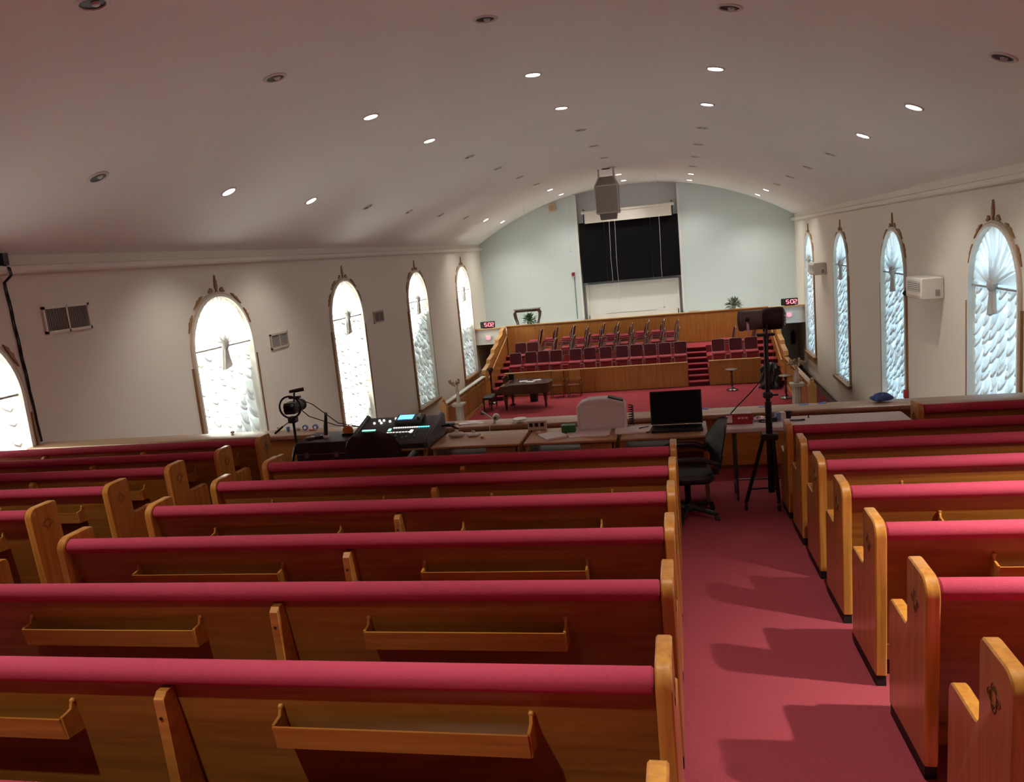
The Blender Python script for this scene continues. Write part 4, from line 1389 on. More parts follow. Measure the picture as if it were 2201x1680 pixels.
# mixing console
mx = thing('mixing_console', 'charcoal digital mixing console with blue display', 'mixer', (-3.02, DY0 + 0.02, TOPZ))
prof = [(-0.02, 0.0), (0.58, 0.0), (0.62, 0.05), (0.62, 0.19), (0.58, 0.215), (0.0, 0.075), (-0.03, 0.05)]
MB().prism(prof, 'x', -0.41, 0.41, 0.008).build('body', mat('console_grey', (0.035, 0.035, 0.036), 0.5), mx)
for sx in (-0.425, 0.425):
    MB().prism([(-0.05, 0.0), (0.60, 0.0), (0.65, 0.04), (0.65, 0.215), (0.59, 0.245), (0.0, 0.10), (-0.05, 0.06)], 'x', sx - 0.022, sx + 0.022, 0.012).build('end_cheek', mat('console_cheek', (0.05, 0.05, 0.052), 0.4), mx)
SLA = math.atan2(0.14, 0.58)
SROT = Matrix.Rotation(SLA, 3, 'X')


def on_slope(u, v, lift):
    p = SROT @ Vector((u, v, lift))
    return (p.x, p.y, p.z + 0.078)


def slab(name, u, v, w, h, t, m, parent, lift=0.0):
    mb = MB()
    c = on_slope(u, v, lift + t / 2)
    mb.box(c[0], c[1], c[2], w, h, t, SROT)
    return mb.build(name, m, parent, smooth=False)


hood = slab('display_housing', 0.12, 0.46, 0.30, 0.16, 0.05, M_BLACK, mx)
slab('display', 0.075, 0.465, 0.165, 0.105, 0.004, M_LCD, hood, 0.05)
MB().tube([on_slope(0.225, 0.42, 0.055), on_slope(0.225, 0.51, 0.055)], 0.018, 8).build('jog_wheel', M_GREYM, hood)
for i, (u, v) in enumerate(((-0.29, 0.44), (-0.25, 0.50), (-0.21, 0.44), (-0.20, 0.50), (-0.12, 0.47), (-0.035, 0.53), (-0.03, 0.46), (-0.07, 0.53))):
    MB().lathe([(0.014, 0), (0.012, 0.018), (0.0, 0.02)], 10, on_slope(u, v, 0.0), SROT).build('knob', M_WKEY, mx)
for i in range(16):
    slab('channel_key', -0.02 + i * 0.0255, 0.31, 0.017, 0.02, 0.006, M_TEAL if i > 10 else M_WKEY, mx)
slab('meter_strip', -0.30, 0.28, 0.15, 0.025, 0.005, M_GREENL, mx)
slab('meter_strip', -0.06, 0.27, 0.03, 0.05, 0.005, M_GREENL, mx)
for i in range(16):
    slab('fader_slot', -0.36 + i * 0.042, 0.13, 0.006, 0.16, 0.003, M_RUBBER, mx)
    slab('fader_cap', -0.36 + i * 0.042, 0.10 + 0.05 * math.sin(i * 1.9), 0.02, 0.03, 0.012, M_GREYM, mx)
for i in range(8):
    slab('label_strip', -0.06 + i * 0.034, 0.205, 0.024, 0.014, 0.004, M_WKEY, mx)
slab('talk_key', 0.20, 0.21, 0.03, 0.06, 0.008, M_WKEY, mx)
MB().tube([(0.43, 0.5, 0.1), (0.52, 0.5, 0.12), (0.62, 0.52, 0.06)], 0.012, 6).build('cable', M_RUBBER, mx)


def office_chair(name, label, loc, rz, k=1.0):
    """black swivel chair facing +y"""
    c = thing(name, label, 'office chair', loc, rz)
    MB().rbox(0, 0.02, 0.44 * k, 0.52, 0.50, 0.09, 0.10, 'z', 4, 0.035).build('seat', M_LEATHER, c)

    def backf(u, v):
        a = (u - 0.5) * 2
        w = 0.28 * (0.80 + 0.20 * math.sin(PI * min(1, v * 1.15))) * (1 if v < 0.8 else math.sqrt(max(0.02, 1 - ((v - 0.8) / 0.21) ** 2)))
        return (a * w, -0.24 - 0.10 * v - 0.05 * (1 - a * a), (0.50 + 0.46 * v) * k)

    def backb(u, v):
        p = backf(1 - u, v)
        e = (1 - (2 * u - 1) ** 2) * math.sin(PI * min(1, max(0, v)))
        return (p[0], p[1] - 0.005 + (0.11 + 0.12 * v) * e, p[2])
    mb = MB()
    mb.grid(backf, 14, 14)
    mb.grid(backb, 14, 14)
    mb.build('backrest', M_LEATHER, c)
    MB().tube([(0, -0.10, 0.42 * k), (0, -0.27, 0.44 * k), (0, -0.31, 0.60 * k)], 0.028, 8).build('back_post', M_BLACK, c)
    for sx in (-0.29, 0.29):
        MB().tube([(sx * 0.85, 0.05, 0.42 * k), (sx, 0.16, 0.50 * k), (sx, 0.22, 0.62 * k), (sx, 0.10, 0.655 * k), (sx, -0.10, 0.65 * k), (sx, -0.24, 0.60 * k), (sx * 0.9, -0.27, 0.56 * k)], [0.02, 0.02, 0.022, 0.026, 0.026, 0.022, 0.02], 8).build('armrest', M_BLACK, c)
    MB().tube([(0, 0, 0.10), (0, 0, 0.40 * k)], 0.028, 8).build('gas_post', M_BLACKM, c)
    st = MB().lathe([(0.05, 0.07), (0.06, 0.10), (0.03, 0.14)], 10).build('base_hub', M_BLACK, c)
    for i in range(5):
        t = 2 * PI * i / 5 + 0.3
        MB().tube([(0.04 * math.cos(t), 0.04 * math.sin(t), 0.11), (0.29 * math.cos(t), 0.29 * math.sin(t), 0.075)], [0.026, 0.018], 6).build('base_arm', M_BLACK, c)
        MB().lathe([(0.026, -0.02), (0.03, 0.0), (0.026, 0.02)], 10, (0.29 * math.cos(t), 0.29 * math.sin(t), 0.031), Matrix.Rotation(PI / 2, 3, 'X')).build('caster', M_RUBBER, c)
    return c


office_chair('office_chair', 'black padded office chair with its back to the pews before the mixing console', (-2.93, 7.20, flo(7.20) - 0.01), 0.12, 1.09)
office_chair('office_chair', 'black padded office chair turned sideways between laptop desk and spotlight stand', (-0.02, 7.27, flo(7.27) - 0.01), PI / 2 + 0.1, 0.96)

# equipment trunk and things on it
tz = -1.765
o = thing('equipment_trunk', 'black equipment trunk between the camera tripod and the mixing console', 'trunk', (-3.84, 7.75, flo(7.75)))
hh = tz - flo(7.75)
MB().prism([(0, -0.002), (0.5, -0.04), (0.5, hh - 0.13), (0, hh - 0.13)], 'x', -0.28, 0.28, 0.008).build('body', M_BLACK, o)
MB().rbox(0, 0.25, hh - 0.063, 0.575, 0.515, 0.125, 0.01, 'x').build('lid', M_BLACK, o)
MB().box(0, 0.25, hh - 0.13, 0.58, 0.52, 0.012).build('edge_strip', M_GREYM, o, smooth=False)
for x in (-0.17, 0.17):
    MB().box(x, -0.008, hh - 0.14, 0.05, 0.014, 0.06).build('latch', M_GREYM, o, smooth=False)
o = thing('wireless_microphone', 'black handheld microphone standing upright on the equipment trunk', 'microphone', (at(701, 940, Y=7.95)[0], 7.95, tz))
MB().lathe([(0.035, 0.0), (0.035, 0.025), (0.02, 0.03)], 12).build('white_base', M_WHITEP, o)
MB().tube([(0, 0, 0.02), (0.012, 0, 0.13), (0.03, 0, 0.25)], [0.022, 0.024, 0.016], 8).build('handle', M_BLACK, o)
MB().ball((0.033, 0, 0.265), 0.02).build('head', M_GREYM, o)
for px, py, m, nm, lab in ((668, 944, M_GREYM, 'pocket_radio', 'small grey pocket radio at the front of the trunk lid'), (688, 941, M_BLACK, 'battery_pack', 'small black battery pack in the middle of the trunk lid')):
    p = at(px, py, Z=tz)
    o = thing(nm, lab, 'device', (p[0], max(7.80, p[1]), tz), 0.3)
    MB().rbox(0, 0, 0.014, 0.10, 0.07, 0.028, 0.01, 'z').build('case', m, o)
    MB().box(0.02, 0, 0.03, 0.03, 0.03, 0.006).build('button', M_WHITEP, o, smooth=False)
o = thing('tape_dispenser', 'orange and black tape dispenser on the corner of the trunk lid', 'dispenser', (-3.63, 8.02, tz))
MB().lathe([(0.03, -0.02), (0.055, -0.018), (0.055, 0.018), (0.03, 0.02)], 14, (0, 0, 0.055), Matrix.Rotation(PI / 2, 3, 'X')).build('tape_roll', M_ORANGE, o)
MB().box(0, 0, 0.012, 0.13, 0.05, 0.024).build('base', M_BLACK, o, smooth=False)

# camcorder on tripod
CT = (-4.385, 8.25)
fz = flo(CT[1])
hd = at(612, 895, Y=CT[1])[2] - fz
o = thing('camera_tripod', 'black camera tripod with pan handle beside the equipment trunk', 'tripod', (CT[0], CT[1], fz))
MB().tube([(0, 0, 0.35), (0, 0, hd - 0.02)], 0.016, 8).build('centre_column', M_BLACKM, o)
MB().lathe([(0.035, 0.0), (0.045, 0.03), (0.04, 0.09), (0.03, 0.1)], 10, (0, 0, 0.60)).build('collar', M_BLACK, o)
for t in (210, 330, 90):
    a = math.radians(t)
    c_, s_ = math.cos(a), math.sin(a)
    zg = -0.078 * 0.21 * s_
    lg = MB().tube([(0.03 * c_, 0.03 * s_, 0.66), (0.12 * c_, 0.12 * s_, 0.32)], 0.016, 6).build('leg', M_BLACKM, o)
    MB().tube([(0.115 * c_, 0.115 * s_, 0.34), (0.21 * c_, 0.21 * s_, zg + 0.01)], 0.011, 6).build('lower_tube', M_GREYM, lg)
    MB().tube([(0.02 * c_, 0.02 * s_, 0.42), (0.11 * c_, 0.11 * s_, 0.36)], 0.006, 5).build('spreader', M_BLACKM, lg)
MB().rbox(0, 0, hd - 0.04, 0.09, 0.10, 0.07, 0.015, 'z').build('pan_head', M_BLACK, o)
MB().tube([(-0.02, -0.03, hd - 0.05), (-0.10, -0.07, hd - 0.10)], 0.007, 6).build('handle_rod', M_GREYM, o)
MB().tube([(-0.10, -0.07, hd - 0.10), (-0.19, -0.11, hd - 0.17)], 0.013, 6).build('handle_grip', M_BLACK, o)
cm = thing('video_camera', 'black video camera with ring rig and top microphone on the tripod', 'camera', (CT[0], CT[1], fz + hd))
MB().rbox(0.0, 0.02, 0.095, 0.14, 0.16, 0.13, 0.02, 'y').build('body', M_BLACK, cm)
MB().lathe([(0.055, 0.0), (0.06, 0.02), (0.06, 0.12), (0.068, 0.13), (0.068, 0.16), (0.05, 0.155)], 18, (0, 0.09, 0.09), Matrix.Rotation(-PI / 2, 3, 'X')).build('lens', M_BLACKM, cm)
ring = [(0.13 * math.cos(2 * PI * k / 24), -0.03, 0.11 + 0.125 * math.sin(2 * PI * k / 24)) for k in range(24)]
MB().tube(ring, 0.012, 6, closed=True).build('ring_rig', M_BLACKM, cm)
MB().box(-0.01, -0.07, 0.10, 0.10, 0.012, 0.07).build('flip_screen', M_SCREEN, cm, smooth=False)
MB().lathe([(0.014, 0), (0.014, 0.03)], 10, (0.05, -0.065, 0.135), Matrix.Rotation(PI / 2, 3, 'X')).build('dial', M_GREYM, cm)
MB().tube([(0.03, 0.02, 0.16), (0.05, 0.02, 0.27)], 0.012, 6).build('mic_mount', M_BLACK, cm)
MB().tube([(0.0, 0.0, 0.285), (0.06, 0.05, 0.285), (0.13, 0.10, 0.29)], [0.016, 0.022, 0.022], 10).build('shotgun_microphone', M_BLACK, cm)
MB().box(0.06, 0.0, 0.215, 0.13, 0.05, 0.025).build('shoe_bracket', M_BLACK, cm, smooth=False)
o = thing('camera_cable', 'thin black cables drooping from the video camera to the balcony rail', 'cable', (CT[0], CT[1], fz + hd))
MB().tube([(0.085, 0.0, 0.20), (0.14, 0.25, 0.08), (0.22, 0.7, -0.25), (0.30, 1.25, RT + rz - fz - hd + 0.008)], 0.006, 5).build('cable', M_RUBBER, o)
MB().tube([(0.085, 0.0, 0.10), (0.10, 0.2, -0.05), (0.2, 0.7, -0.28), (0.28, 1.27, RT + rz - fz - hd + 0.008)], 0.006, 5).build('cable', M_RUBBER, o)

# printer
o = thing('desktop_printer', 'white rounded desktop printer with dark top slot', 'printer', (-0.845, 8.0, TOPZ))
pr = [(-0.25, 0.0), (0.25, 0.0), (0.245, 0.265), (0.235, 0.28), (0.12, 0.315), (0.0, 0.322), (-0.12, 0.318), (-0.20, 0.295), (-0.245, 0.25)]
MB().prism(pr, 'y', 0, 0.20, 0.012).build('body', M_WHITEP, o)
MB().box(0.155, 0.08, 0.311, 0.16, 0.10, 0.012, Matrix.Rotation(0.30, 3, 'Y')).build('paper_slot', M_BLACK, o, smooth=False)
MB().rbox(0, 0.004, 0.14, 0.45, 0.02, 0.23, 0.02, 'y').build('front_cover', M_WHITEP, o)
o = thing('coiled_cord', 'black coiled cord behind the white printer', 'cord', (-0.55, 8.17, TOPZ))
MB().tube([(0.025 * math.cos(k * 0.9), 0.025 * math.sin(k * 0.9), 0.006 + k * 0.0035) for k in range(60)], 0.006, 5).build('coil', M_RUBBER, o)

# laptop
o = thing('laptop_computer', 'large open black laptop facing the pews', 'laptop', (-0.09, 7.93, TOPZ))
MB().rbox(0, -0.06, 0.012, 0.50, 0.25, 0.024, 0.012, 'z').build('base', M_BLACK, o)
for i in range(5):
    for j in range(13):
        pass
ky = MB()
MB().box(0, -0.05, 0.0255, 0.44, 0.13, 0.003).build('key_field', M_GREYM if False else M_BLACKM, o, smooth=False)
rt = Matrix.Rotation(math.radians(-12), 3, 'X')
lid = MB()
c = rt @ Vector((0, 0, 0.17))
lid.box(0, 0.075 + c.y, 0.025 + c.z, 0.51, 0.014, 0.335, rt)
lid = lid.build('lid', M_BLACK, o, smooth=False)
c2 = rt @ Vector((0, -0.0085, 0.17))
MB().box(0, 0.075 + c2.y, 0.025 + c2.z, 0.485, 0.003, 0.31, rt).build('display', M_SCREEN, lid, smooth=False)

# papers and small things on the desks
for k, (px, py, rzz, lab) in enumerate(((1243, 932, 0.25, 'beside the green box'), (1285, 931, -0.1, 'before the printer'), (1345, 926, 0.06, 'left of the laptop'), (1372, 924, -0.18, 'nearest the laptop'), (1187, 938, 0.5, 'left of the green box'))):
    p = at(px, py, Z=TOPZ)
    o = one('paper_sheet', MB().box(0, 0, 0.002 + 0.0015 * k, 0.216, 0.28, 0.003 + 0.003 * k).box(0.02, 0.01, 0.0045 + 0.003 * k, 0.21, 0.27, 0.002, Matrix.Rotation(0.08, 3, 'Z')), M_PAPER, 'white paper sheets on the desk ' + lab, 'papers', (p[0], p[1], TOPZ), 'papers on the desks', rzz, False)
p = at(1223, 930, Z=TOPZ)
o = thing('green_box', 'dark green plastic box lying on papers left of the printer', 'box', (p[0], p[1] + 0.02, TOPZ + 0.004))
MB().rbox(0, 0, 0.035, 0.145, 0.09, 0.06, 0.008, 'y').build('box_body', M_GREEN, o)
MB().rbox(0, 0, 0.072, 0.15, 0.095, 0.014, 0.004, 'y').build('box_lid', M_GREEN, o)
p = at(1395, 922, Z=TOPZ)
o = thing('ball_pen', 'black ball pen lying on the papers left of the laptop', 'pen', (p[0] - 0.05, p[1] - 0.02, TOPZ + 0.02), 0.7)
MB().tube([(-0.06, 0, 0.006), (0.05, 0, 0.006), (0.07, 0, 0.006)], [0.005, 0.005, 0.002], 6).build('barrel', M_BLACK, o)
MB().tube([(-0.05, 0, 0.013), (-0.015, 0, 0.012)], 0.0015, 4).build('clip', M_CHROME, o)
for px, py, sx, sy, sz, m, nm, lab in ((983, 938, 0.17, 0.10, 0.05, M_WHITEP, 'tissue_pack', 'white soft tissue pack on the desk beside the mixing console'),
                                       (1018, 937, 0.15, 0.09, 0.035, M_PAPER, 'napkin_pile', 'white crumpled napkin pile beside the tissue pack')):
    p = at(px, py, Z=TOPZ)
    o = thing(nm, lab, 'tissues', (p[0], p[1], TOPZ))
    rn = random.Random(px)

    def lump(u, v, sx=sx, sy=sy, sz=sz, px=px):
        t = 2 * PI * u
        e = math.sin(PI * v) ** 0.5 if 0 < v < 1 else 0
        k = 1 + 0.12 * math.sin(5 * t + px) + 0.06 * math.sin(11 * t + 4 * v)
        return (sx / 2 * e * math.cos(t) * k, sy / 2 * e * math.sin(t) * k, sz * (1 - math.cos(PI * v)) / 2)
    MB().grid(lump, 20, 8).build('pack', m, o)
    MB().grid(lambda u, v, sz=sz: (0.02 * (u - 0.5) + 0.02 * math.sin(6 * v), 0.03 * (v - 0.5), sz + 0.03 * math.sin(PI * u)), 5, 5).build('pulled_tissue', M_PAPER, o)
p = at(1037, 941, Z=TOPZ)
o = thing('cough_drop_tin', 'tiny yellow tin at the front of the desk near the napkins', 'tin', (p[0], p[1], TOPZ))
MB().lathe([(0.016, 0), (0.018, 0.004), (0.018, 0.018), (0.016, 0.02)], 12).build('tin_body', mat('yellow_paint', (0.7, 0.42, 0.12), 0.4), o)
MB().lathe([(0.0185, 0), (0.0185, 0.006), (0.0, 0.007)], 12, (0, 0, 0.016)).build('tin_lid', mat('yellow_lid', (0.75, 0.5, 0.2), 0.4), o)
p = at(1155, 919, Z=TOPZ + 0.02)
o = thing('power_strip', 'beige outlet box with black sockets at the back of the desk', 'outlet', (p[0] + 0.0, 8.16, TOPZ))
MB().rbox(0, 0, 0.05, 0.20, 0.06, 0.10, 0.01, 'y').build('case', M_STONE, o)
for i in range(3):
    MB().box(-0.06 + 0.06 * i, -0.032, 0.06, 0.035, 0.008, 0.04).build('socket', M_BLACK, o, smooth=False)
p = at(1157, 932, Z=TOPZ)
o = thing('computer_mouse', 'small grey computer mouse on the desk left of the papers', 'mouse', (p[0], p[1], TOPZ))
MB().ball((0, 0, 0.012), (0.03, 0.05, 0.02), 12, 6).build('shell', M_TAN, o)
MB().box(0, 0.02, 0.032, 0.006, 0.018, 0.006).build('wheel', M_BLACK, o, smooth=False)

# things on the balcony rail
RTZ = -2.0
for k, (px, py, sx, sy, rzz) in enumerate(((1003, 909, 0.17, 0.10, 0.1), (1027, 908, 0.16, 0.08, -0.1))):
    p = at(px, py, Z=RTZ)
    one('paper_slip', MB().box(0, 0, 0.003, sx, sy, 0.006), M_PAPER, 'white paper slip on the rail behind the mixing console, ' + ['plain one', 'folded one'][k], 'papers', (p[0], 9.42, RTZ), None, rzz, False)
p = at(973, 911, Z=RTZ)
o = thing('audio_adapter', 'flat black audio adapter on the rail behind the mixing console', 'adapter', (p[0] - 0.08, 9.34, RTZ))
MB().rbox(0, 0, 0.018, 0.26, 0.09, 0.036, 0.01, 'y').build('case', M_BLACK, o)
MB().tube([(0.13, 0, 0.02), (0.18, -0.03, 0.03), (0.22, -0.06, 0.006)], 0.005, 5).build('lead', M_RUBBER, o)
p = at(1068, 905, Z=RTZ)
o = thing('clip_camera', 'white ball shaped web camera with arm on the balcony rail', 'camera', (p[0], 9.36, RTZ))
MB().tube([(0.0, 0, 0.0), (0.0, 0, 0.05)], 0.016, 8).build('stem', M_WHITEP, o)
MB().ball((0.025, 0, 0.08), 0.045, 14, 8).build('ball', M_WHITEP, o)
MB().tube([(-0.03, 0, 0.06), (-0.16, 0.02, 0.16)], [0.012, 0.008], 6).build('arm', M_WHITEP, o)
MB().lathe([(0.02, 0), (0.018, 0.01)], 10, (0.02, -0.043, 0.075), Matrix.Rotation(PI / 2, 3, 'X')).build('eye', M_GREYM, o)
MB().tube([(0, -0.02, 0.01), (-0.02, -0.14, 0.012), (-0.03, -0.165, -0.02), (-0.03, -0.17, -0.12)], 0.006, 5).build('lead', M_WHITEP, o)
p = at(1120, 905, Z=RTZ)
o = thing('white_disc_lamp', 'white round disc lamp on a short stem on the balcony rail', 'lamp', (p[0], 9.34, RTZ))
MB().lathe([(0.03, 0.0), (0.03, 0.008), (0.008, 0.012), (0.008, 0.03)], 12).build('stem', M_WHITEP, o)
MB().lathe([(0.02, 0.03), (0.085, 0.038), (0.09, 0.045), (0.085, 0.052), (0.0, 0.056)], 24, cap=False).build('disc', M_WHITEP, o)
for k, (px, py) in enumerate(((1513, 879), (1640, 874), (1727, 869), (1767, 866))):
    p = at(px, py, Z=RTZ)
    one('tape_strip', MB().box(0, 0, 0.0015, 0.10, 0.05, 0.003).box(0.03, 0.01, 0.004, 0.05, 0.04, 0.003), M_BLUE, 'strip of blue tape on the balcony rail, %s from the laptop' % ORD[k], 'tape', (p[0], min(p[1], 9.58), RTZ), 'blue tape strips on the rail', 0.1 * k, False)
p = at(1890, 860, Z=RTZ)
o = thing('blue_tape_wad', 'crumpled wad of blue tape on the balcony rail near the short pew', 'tape', (p[0], 9.50, RTZ))
rn = random.Random(2)


def wad(u, v):
    t = 2 * PI * u
    e = math.sin(PI * v)
    k = 1 + 0.3 * math.sin(3 * t + 1) + 0.2 * math.sin(7 * t + 5 * v)
    return (0.10 * e * math.cos(t) * k, 0.05 * e * math.sin(t) * k, 0.045 * (1 - math.cos(PI * v)) / 1.0 * (1 + 0.2 * math.sin(4 * t)))


MB().grid(wad, 20, 8).build('wad', M_BLUE, o)
MB().box(0.09, 0, 0.04, 0.08, 0.03, 0.004, Matrix.Rotation(-0.5, 3, 'Y')).build('loose_end', M_BLUE, o, smooth=False)
trk = [(600, 926, 'white_cup', M_PAPER, 'small white paper cup at the tripod end of the litter on the rail'), (620, 926, 'blue_cup', M_BLUE, 'small blue cup on the rail near the tripod'),
       (641, 924, 'pink_eraser', mat('pale_pink', (0.6, 0.48, 0.42), 0.6), 'small pale pink eraser on the rail beside the camera cable'), (657, 924, 'blue_tape_roll', M_BLUE, 'small roll of blue tape on the rail where camera cables land'),
       (672, 925, 'orange_marker', M_ORANGE, 'orange marker lying on the rail near the blue roll'), (679, 923, 'blue_sticker_roll', M_BLUE, 'tiny blue sticker roll on the rail behind the trunk'), (500, 931, 'white_scrap', M_PAPER, 'crumpled white scrap on the rail before the arched window')]
for px, py, nm, m, lab in trk:
    p = at(px, py, Z=RTZ)
    o = thing(nm, lab, 'small item', (p[0], min(max(p[1], 9.3), 9.55), RTZ))
    if 'cup' in nm or 'cap' in nm:
        MB().lathe([(0.018, 0), (0.024, 0.05), (0.02, 0.05), (0.014, 0.006)], 10).build('cup', m, o)
        MB().lathe([(0.025, 0), (0.026, 0.006), (0.022, 0.006)], 10, (0, 0, 0.046), cap=False).build('rim', m, o)
    elif 'roll' in nm:
        MB().lathe([(0.02, -0.015), (0.036, -0.015), (0.036, 0.015), (0.02, 0.015)], 14, (0, 0, 0.036), Matrix.Rotation(PI / 2, 3, 'X'), cap=False).build('roll', m, o)
        MB().lathe([(0.018, -0.015), (0.02, 0.015)], 14, (0, 0, 0.036), Matrix.Rotation(PI / 2, 3, 'X'), cap=False).build('core', M_PAPER, o)
    elif 'marker' in nm:
        MB().tube([(-0.05, 0.0, 0.009), (0.03, 0, 0.009)], 0.009, 8).build('barrel', m, o)
        MB().tube([(0.03, 0, 0.009), (0.06, 0, 0.009)], [0.0095, 0.008], 8).build('marker_cap', M_WHITEP, o)
    else:
        MB().grid(lambda u, v: (0.03 * math.sin(PI * v) * math.cos(2 * PI * u) * (1 + 0.3 * math.sin(6 * PI * u)), 0.025 * math.sin(PI * v) * math.sin(2 * PI * u), 0.018 * (1 - math.cos(PI * v))), 14, 6).build('lump', m, o)

# ------------------------------------------------------------------ folding table and things on it
TB0, TB1 = 7.79, 8.23
tzz = flo(TB0)
o = thing('folding_table', 'white plastic folding table between the office chair and a short pew', 'table', (1.18, TB0, tzz))
ht = TOPZ - tzz
MB().prism(rrect(1.76, 0.44, 0.03, 3), 'z', ht - 0.045, ht, 0.008).build('table_top', M_WHITEP, o)
for c in (o.children or []):
    pass
for ob in [c for c in col.objects if c.parent == o]:
    ob.location = (0, 0.22, 0)
for sx in (-0.72, 0.72):
    lg = MB().tube([(sx, 0.05, -0.002), (sx, 0.06, ht - 0.05), (sx, 0.38, ht - 0.05), (sx, 0.39, -0.028)], 0.014, 6).build('leg_frame', M_GREYM, o)
    MB().tube([(sx, 0.05, 0.12), (sx, 0.39, 0.11)], 0.01, 6).build('cross_bar', M_GREYM, lg)
MB().tube([(-0.72, 0.22, 0.16), (0.72, 0.22, 0.16)], 0.009, 6).build('long_brace', M_GREYM, o)
p = at(1590, 911, Z=TOPZ)
o = thing('red_carton', 'small red and white carton on the folding table beside the office chair', 'box', (p[0], p[1] + 0.05, TOPZ), -0.06)
MB().box(0, 0, 0.052, 0.25, 0.12, 0.104).build('carton', M_REDP, o, smooth=False)
MB().box(-0.095, -0.061, 0.055, 0.058, 0.004, 0.075).build('white_label', M_PAPER, o, smooth=False)
MB().box(0, 0, 0.105, 0.245, 0.118, 0.004).build('white_top', M_PAPER, o, smooth=False)
for i in range(3):
    MB().box(0.0 + 0.034 * i, -0.061, 0.062, 0.026, 0.003, 0.018).build('print_mark', M_PAPER, o, smooth=False)
p = at(1630, 905, Z=TOPZ)
o = thing('foil_wrapper', 'crumpled silver wrapper beside the red carton', 'wrapper', (p[0], p[1] + 0.02, TOPZ))
MB().grid(lambda u, v: (0.06 * math.sin(PI * v) * math.cos(2 * PI * u) * (1 + 0.35 * math.sin(10 * PI * u)), 0.04 * math.sin(PI * v) * math.sin(2 * PI * u), 0.02 * (1 - math.cos(PI * v)) * (1 + 0.3 * math.sin(8 * PI * u))), 20, 8).build('foil', M_CHROME, o)
MB().box(0.05, -0.02, 0.006, 0.05, 0.03, 0.012).build('torn_flap', M_PAPER, o, smooth=False)
p = at(1663, 905, Z=TOPZ)
o = thing('charger_brick', 'black charger brick on the table behind the spotlight pole', 'charger', (p[0] - 0.02, p[1], TOPZ))
MB().rbox(0, 0, 0.02, 0.11, 0.06, 0.04, 0.01, 'z').build('case', M_BLACK, o)
MB().tube([(-0.05, 0, 0.02), (-0.10, 0.02, 0.01), (-0.12, -0.03, 0.006), (-0.06, -0.06, 0.006)], 0.005, 5).build('lead', M_RUBBER, o)
p = at(1676, 902, Z=TOPZ)
o = thing('snack_carton', 'blue and white snack carton on the table beside a black cup', 'box', (p[0], p[1] + 0.02, TOPZ), 0.2)
MB().box(0, 0, 0.035, 0.08, 0.06, 0.07).build('carton', mat('light_blue_print', (0.16, 0.30, 0.55), 0.5), o, smooth=False)
MB().box(0.03, 0, 0.036, 0.05, 0.062, 0.072).build('white_end', M_PAPER, o, smooth=False)
p = at(1695, 899, Z=TOPZ)
o = thing('black_cup', 'black drinking cup on the folding table beside the snack carton', 'cup', (p[0], p[1] + 0.02, TOPZ))
MB().lathe([(0.026, 0), (0.034, 0.07), (0.03, 0.07), (0.022, 0.006)], 14).build('cup', M_BLACK, o)
MB().lathe([(0.035, 0), (0.036, 0.006), (0.0, 0.008)], 14, (0, 0, 0.066)).build('cup_lid', M_RUBBER, o)
p = at(1714, 904, Z=TOPZ)
o = thing('grey_marker', 'long grey marker lying on the folding table', 'marker', (p[0], p[1], TOPZ), 0.03)
MB().tube([(-0.065, 0, 0.009), (0.035, 0, 0.009)], 0.009, 8).build('barrel', M_GREYM, o)
MB().tube([(0.035, 0, 0.009), (0.07, 0, 0.009)], [0.0095, 0.008], 8).build('marker_cap', M_BLACK, o)
p = at(1738, 897, Z=TOPZ)
o = thing('desk_hook', 'tiny black clip standing on the folding table near its back edge', 'clip', (p[0], p[1], TOPZ))
MB().tube([(0, 0, 0.0), (0.0, 0, 0.03), (0.012, 0, 0.045)], 0.005, 5).build('clip_arm', M_BLACK, o)
MB().lathe([(0.012, 0), (0.01, 0.006)], 8).build('clip_foot', M_BLACK, o)

# ------------------------------------------------------------------ follow spot on its stand
SP = (0.745, 7.50)
sz = flo(SP[1])
o = thing('light_stand', 'tall black tripod lighting stand with castors beside the aisle', 'stand', (SP[0], SP[1], sz))
hl = at(1645, 716, Y=SP[1])[2] - sz
MB().tube([(0, 0, 0.16), (0, 0, 1.02)], 0.030, 10).build('lower_pole', M_BLACKM, o)
MB().tube([(0, 0, 1.0), (0, 0, hl - 0.02)], 0.021, 10).build('upper_pole', M_BLACKM, o)
c = MB().lathe([(0.03, 0.0), (0.045, 0.01), (0.045, 0.05), (0.03, 0.06)], 12, (0, 0, at(1655, 848, Y=SP[1])[2] - sz - 0.03)).build('clamp_collar', M_BLACK, o)
MB().tube([(0.03, -0.02, at(1655, 848, Y=SP[1])[2] - sz), (0.09, -0.04, at(1655, 848, Y=SP[1])[2] - sz + 0.005)], 0.010, 6).build('clamp_knob', M_BLACK, c)
MB().rbox(0, 0, 0.695, 0.15, 0.12, 0.06, 0.02, 'z').build('leg_hub', M_BLACK, o)
for t in (-62, 70, 190):
    a = math.radians(t)
    c_, s_ = math.cos(a), math.sin(a)
    R_ = 0.115 if t == -62 else 0.24
    zg = -0.078 * R_ * s_
    lg = MB().tube([(0.055 * c_, 0.05 * s_, 0.69), (R_ * c_, R_ * s_, zg + 0.07)], 0.017, 8).build('leg', M_BLACKM, o)
    MB().tube([(0.02 * c_, 0.02 * s_, 0.20), (R_ * 0.92 * c_, R_ * 0.92 * s_, zg + 0.20)], 0.009, 6).build('spreader', M_BLACKM, lg)
    MB().lathe([(0.028, -0.012), (0.034, 0.0), (0.028, 0.012)], 12, (R_ * c_, R_ * s_, zg + 0.035), Matrix.Rotation(PI / 2, 3, 'Y')).build('castor_wheel', M_RUBBER, lg)
    MB().box(R_ * c_, R_ * s_, zg + 0.065, 0.03, 0.03, 0.025).build('castor_fork', M_CHROME, lg, smooth=False)
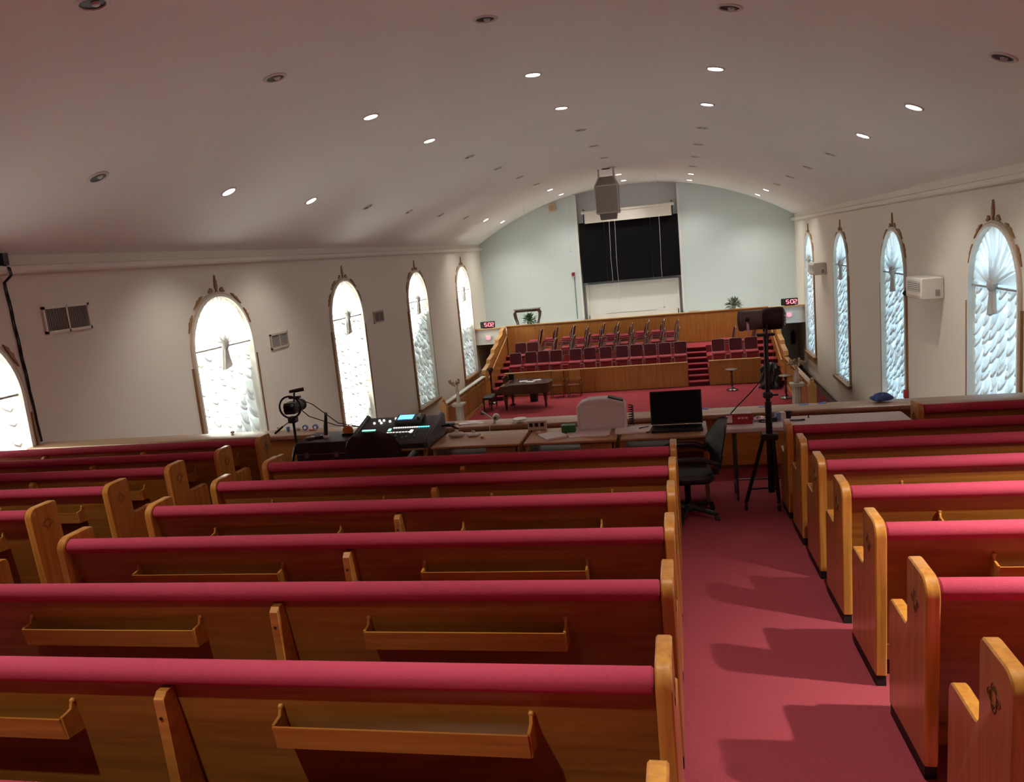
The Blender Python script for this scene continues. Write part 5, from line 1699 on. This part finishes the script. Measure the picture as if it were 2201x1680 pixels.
MB().rbox(0, 0, hl - 0.012, 0.16, 0.10, 0.022, 0.02, 'z').build('top_plate', M_BLACK, o)
fs = thing('follow_spot', 'black and grey follow spot lamp on the tall tripod stand', 'spotlight', (SP[0], SP[1], sz + hl))
# barrel axis: from the black rear housing to the grey front tube
A = Vector((-0.955, 0.28, -0.04)).normalized()
ROT = Vector((0, 0, 1)).rotation_difference(A).to_matrix()
C0 = Vector((0.165, -0.04, 0.135))
MB().lathe([(0.075, 0.0), (0.096, 0.015), (0.102, 0.04), (0.102, 0.15), (0.09, 0.175), (0.07, 0.18)], 20, C0, ROT).build('rear_housing', M_BLACK, fs)
MB().lathe([(0.080, 0.17), (0.090, 0.18), (0.090, 0.36), (0.096, 0.365), (0.096, 0.395), (0.088, 0.40), (0.084, 0.37)], 20, C0, ROT).build('front_tube', mat('spot_grey', (0.13, 0.14, 0.15), 0.4, metal=0.2), fs)
for i in range(3):
    for j in range(4):
        q = C0 + ROT @ Vector((0.0, 0.0, -0.002)) + Vector((-0.01, -0.0, 0)) * 0
        u = ROT @ Vector((-0.045 + 0.03 * j, -0.03 + 0.03 * i, 0.0))
        MB().box(*(C0 + u - A * 0.004), 0.02, 0.02, 0.008, ROT).build('rear_key', M_GREYM, fs, smooth=False)
MB().tube([(0.0, -0.115, 0.10), (0.0, -0.115, -0.0), (0.0, 0.115, -0.0), (0.0, 0.115, 0.14)], 0.010, 6).build('yoke', M_BLACKM, fs)
q = C0 + A * 0.33
MB().box(q.x, q.y - 0.085, q.z - 0.045, 0.022, 0.012, 0.13).build('handle_bar', M_WHITEP, fs, smooth=False)
MB().ball((q.x, q.y - 0.085, q.z + 0.015), 0.022, 10, 6).build('side_knob', M_BLACK, fs)
o = thing('spot_cable', 'thin black cable hanging from the follow spot to the folding table', 'cable', (SP[0], SP[1], sz + hl))
pt = [at(1640, 812, Y=7.56), at(1612, 845, Y=7.75), at(1585, 872, Y=7.9), at(1568, 892, Y=8.0)]
base = (SP[0], SP[1], sz + hl)
MB().tube([(0.03, 0.03, 0.0), (0.01, 0.04, -0.25)] + [tuple(pp[i] - base[i] for i in range(3)) for pp in pt], 0.006, 6).build('cable', M_RUBBER, o)
MB().tube([tuple(pt[3][i] - base[i] for i in range(3)), (pt[3][0] - base[0] - 0.02, 8.0 - base[1] + 0.05, TOPZ - base[2] + 0.008)], 0.008, 6).build('plug', M_BLACK, o)

# ------------------------------------------------------------------ unseen stand-in for neighbours, outline shaped to shade the left windows
nb = [(6.0, -6.1), (6.0, -3.0), (12.2, -0.6), (13.4, 0.75), (15.2, 3.5), (16.2, 3.5), (18.0, -0.2), (20.6, -0.3), (21.6, 2.0), (24.0, 1.0), (25.5, 1.75), (27.0, 3.0), (28.5, 3.0), (30.5, 1.7), (34.0, 1.9), (36.0, 1.5), (38.0, -1.0), (38.0, -6.1)]
one('neighbour_shade_block', MB().prism([(y, z + 6.1) for y, z in nb], 'x', -2.0, 2.0, 0.0), M_STONE, 'unseen block outside the left windows, its outline shaped to shade them', 'shade block', (-16.0, 0, ZF), smooth=False)
struct('ground', MB().box(-30, 18, ZF - 0.3, 200, 200, 0.2), mat('asphalt', (0.18, 0.18, 0.17), 0.9))
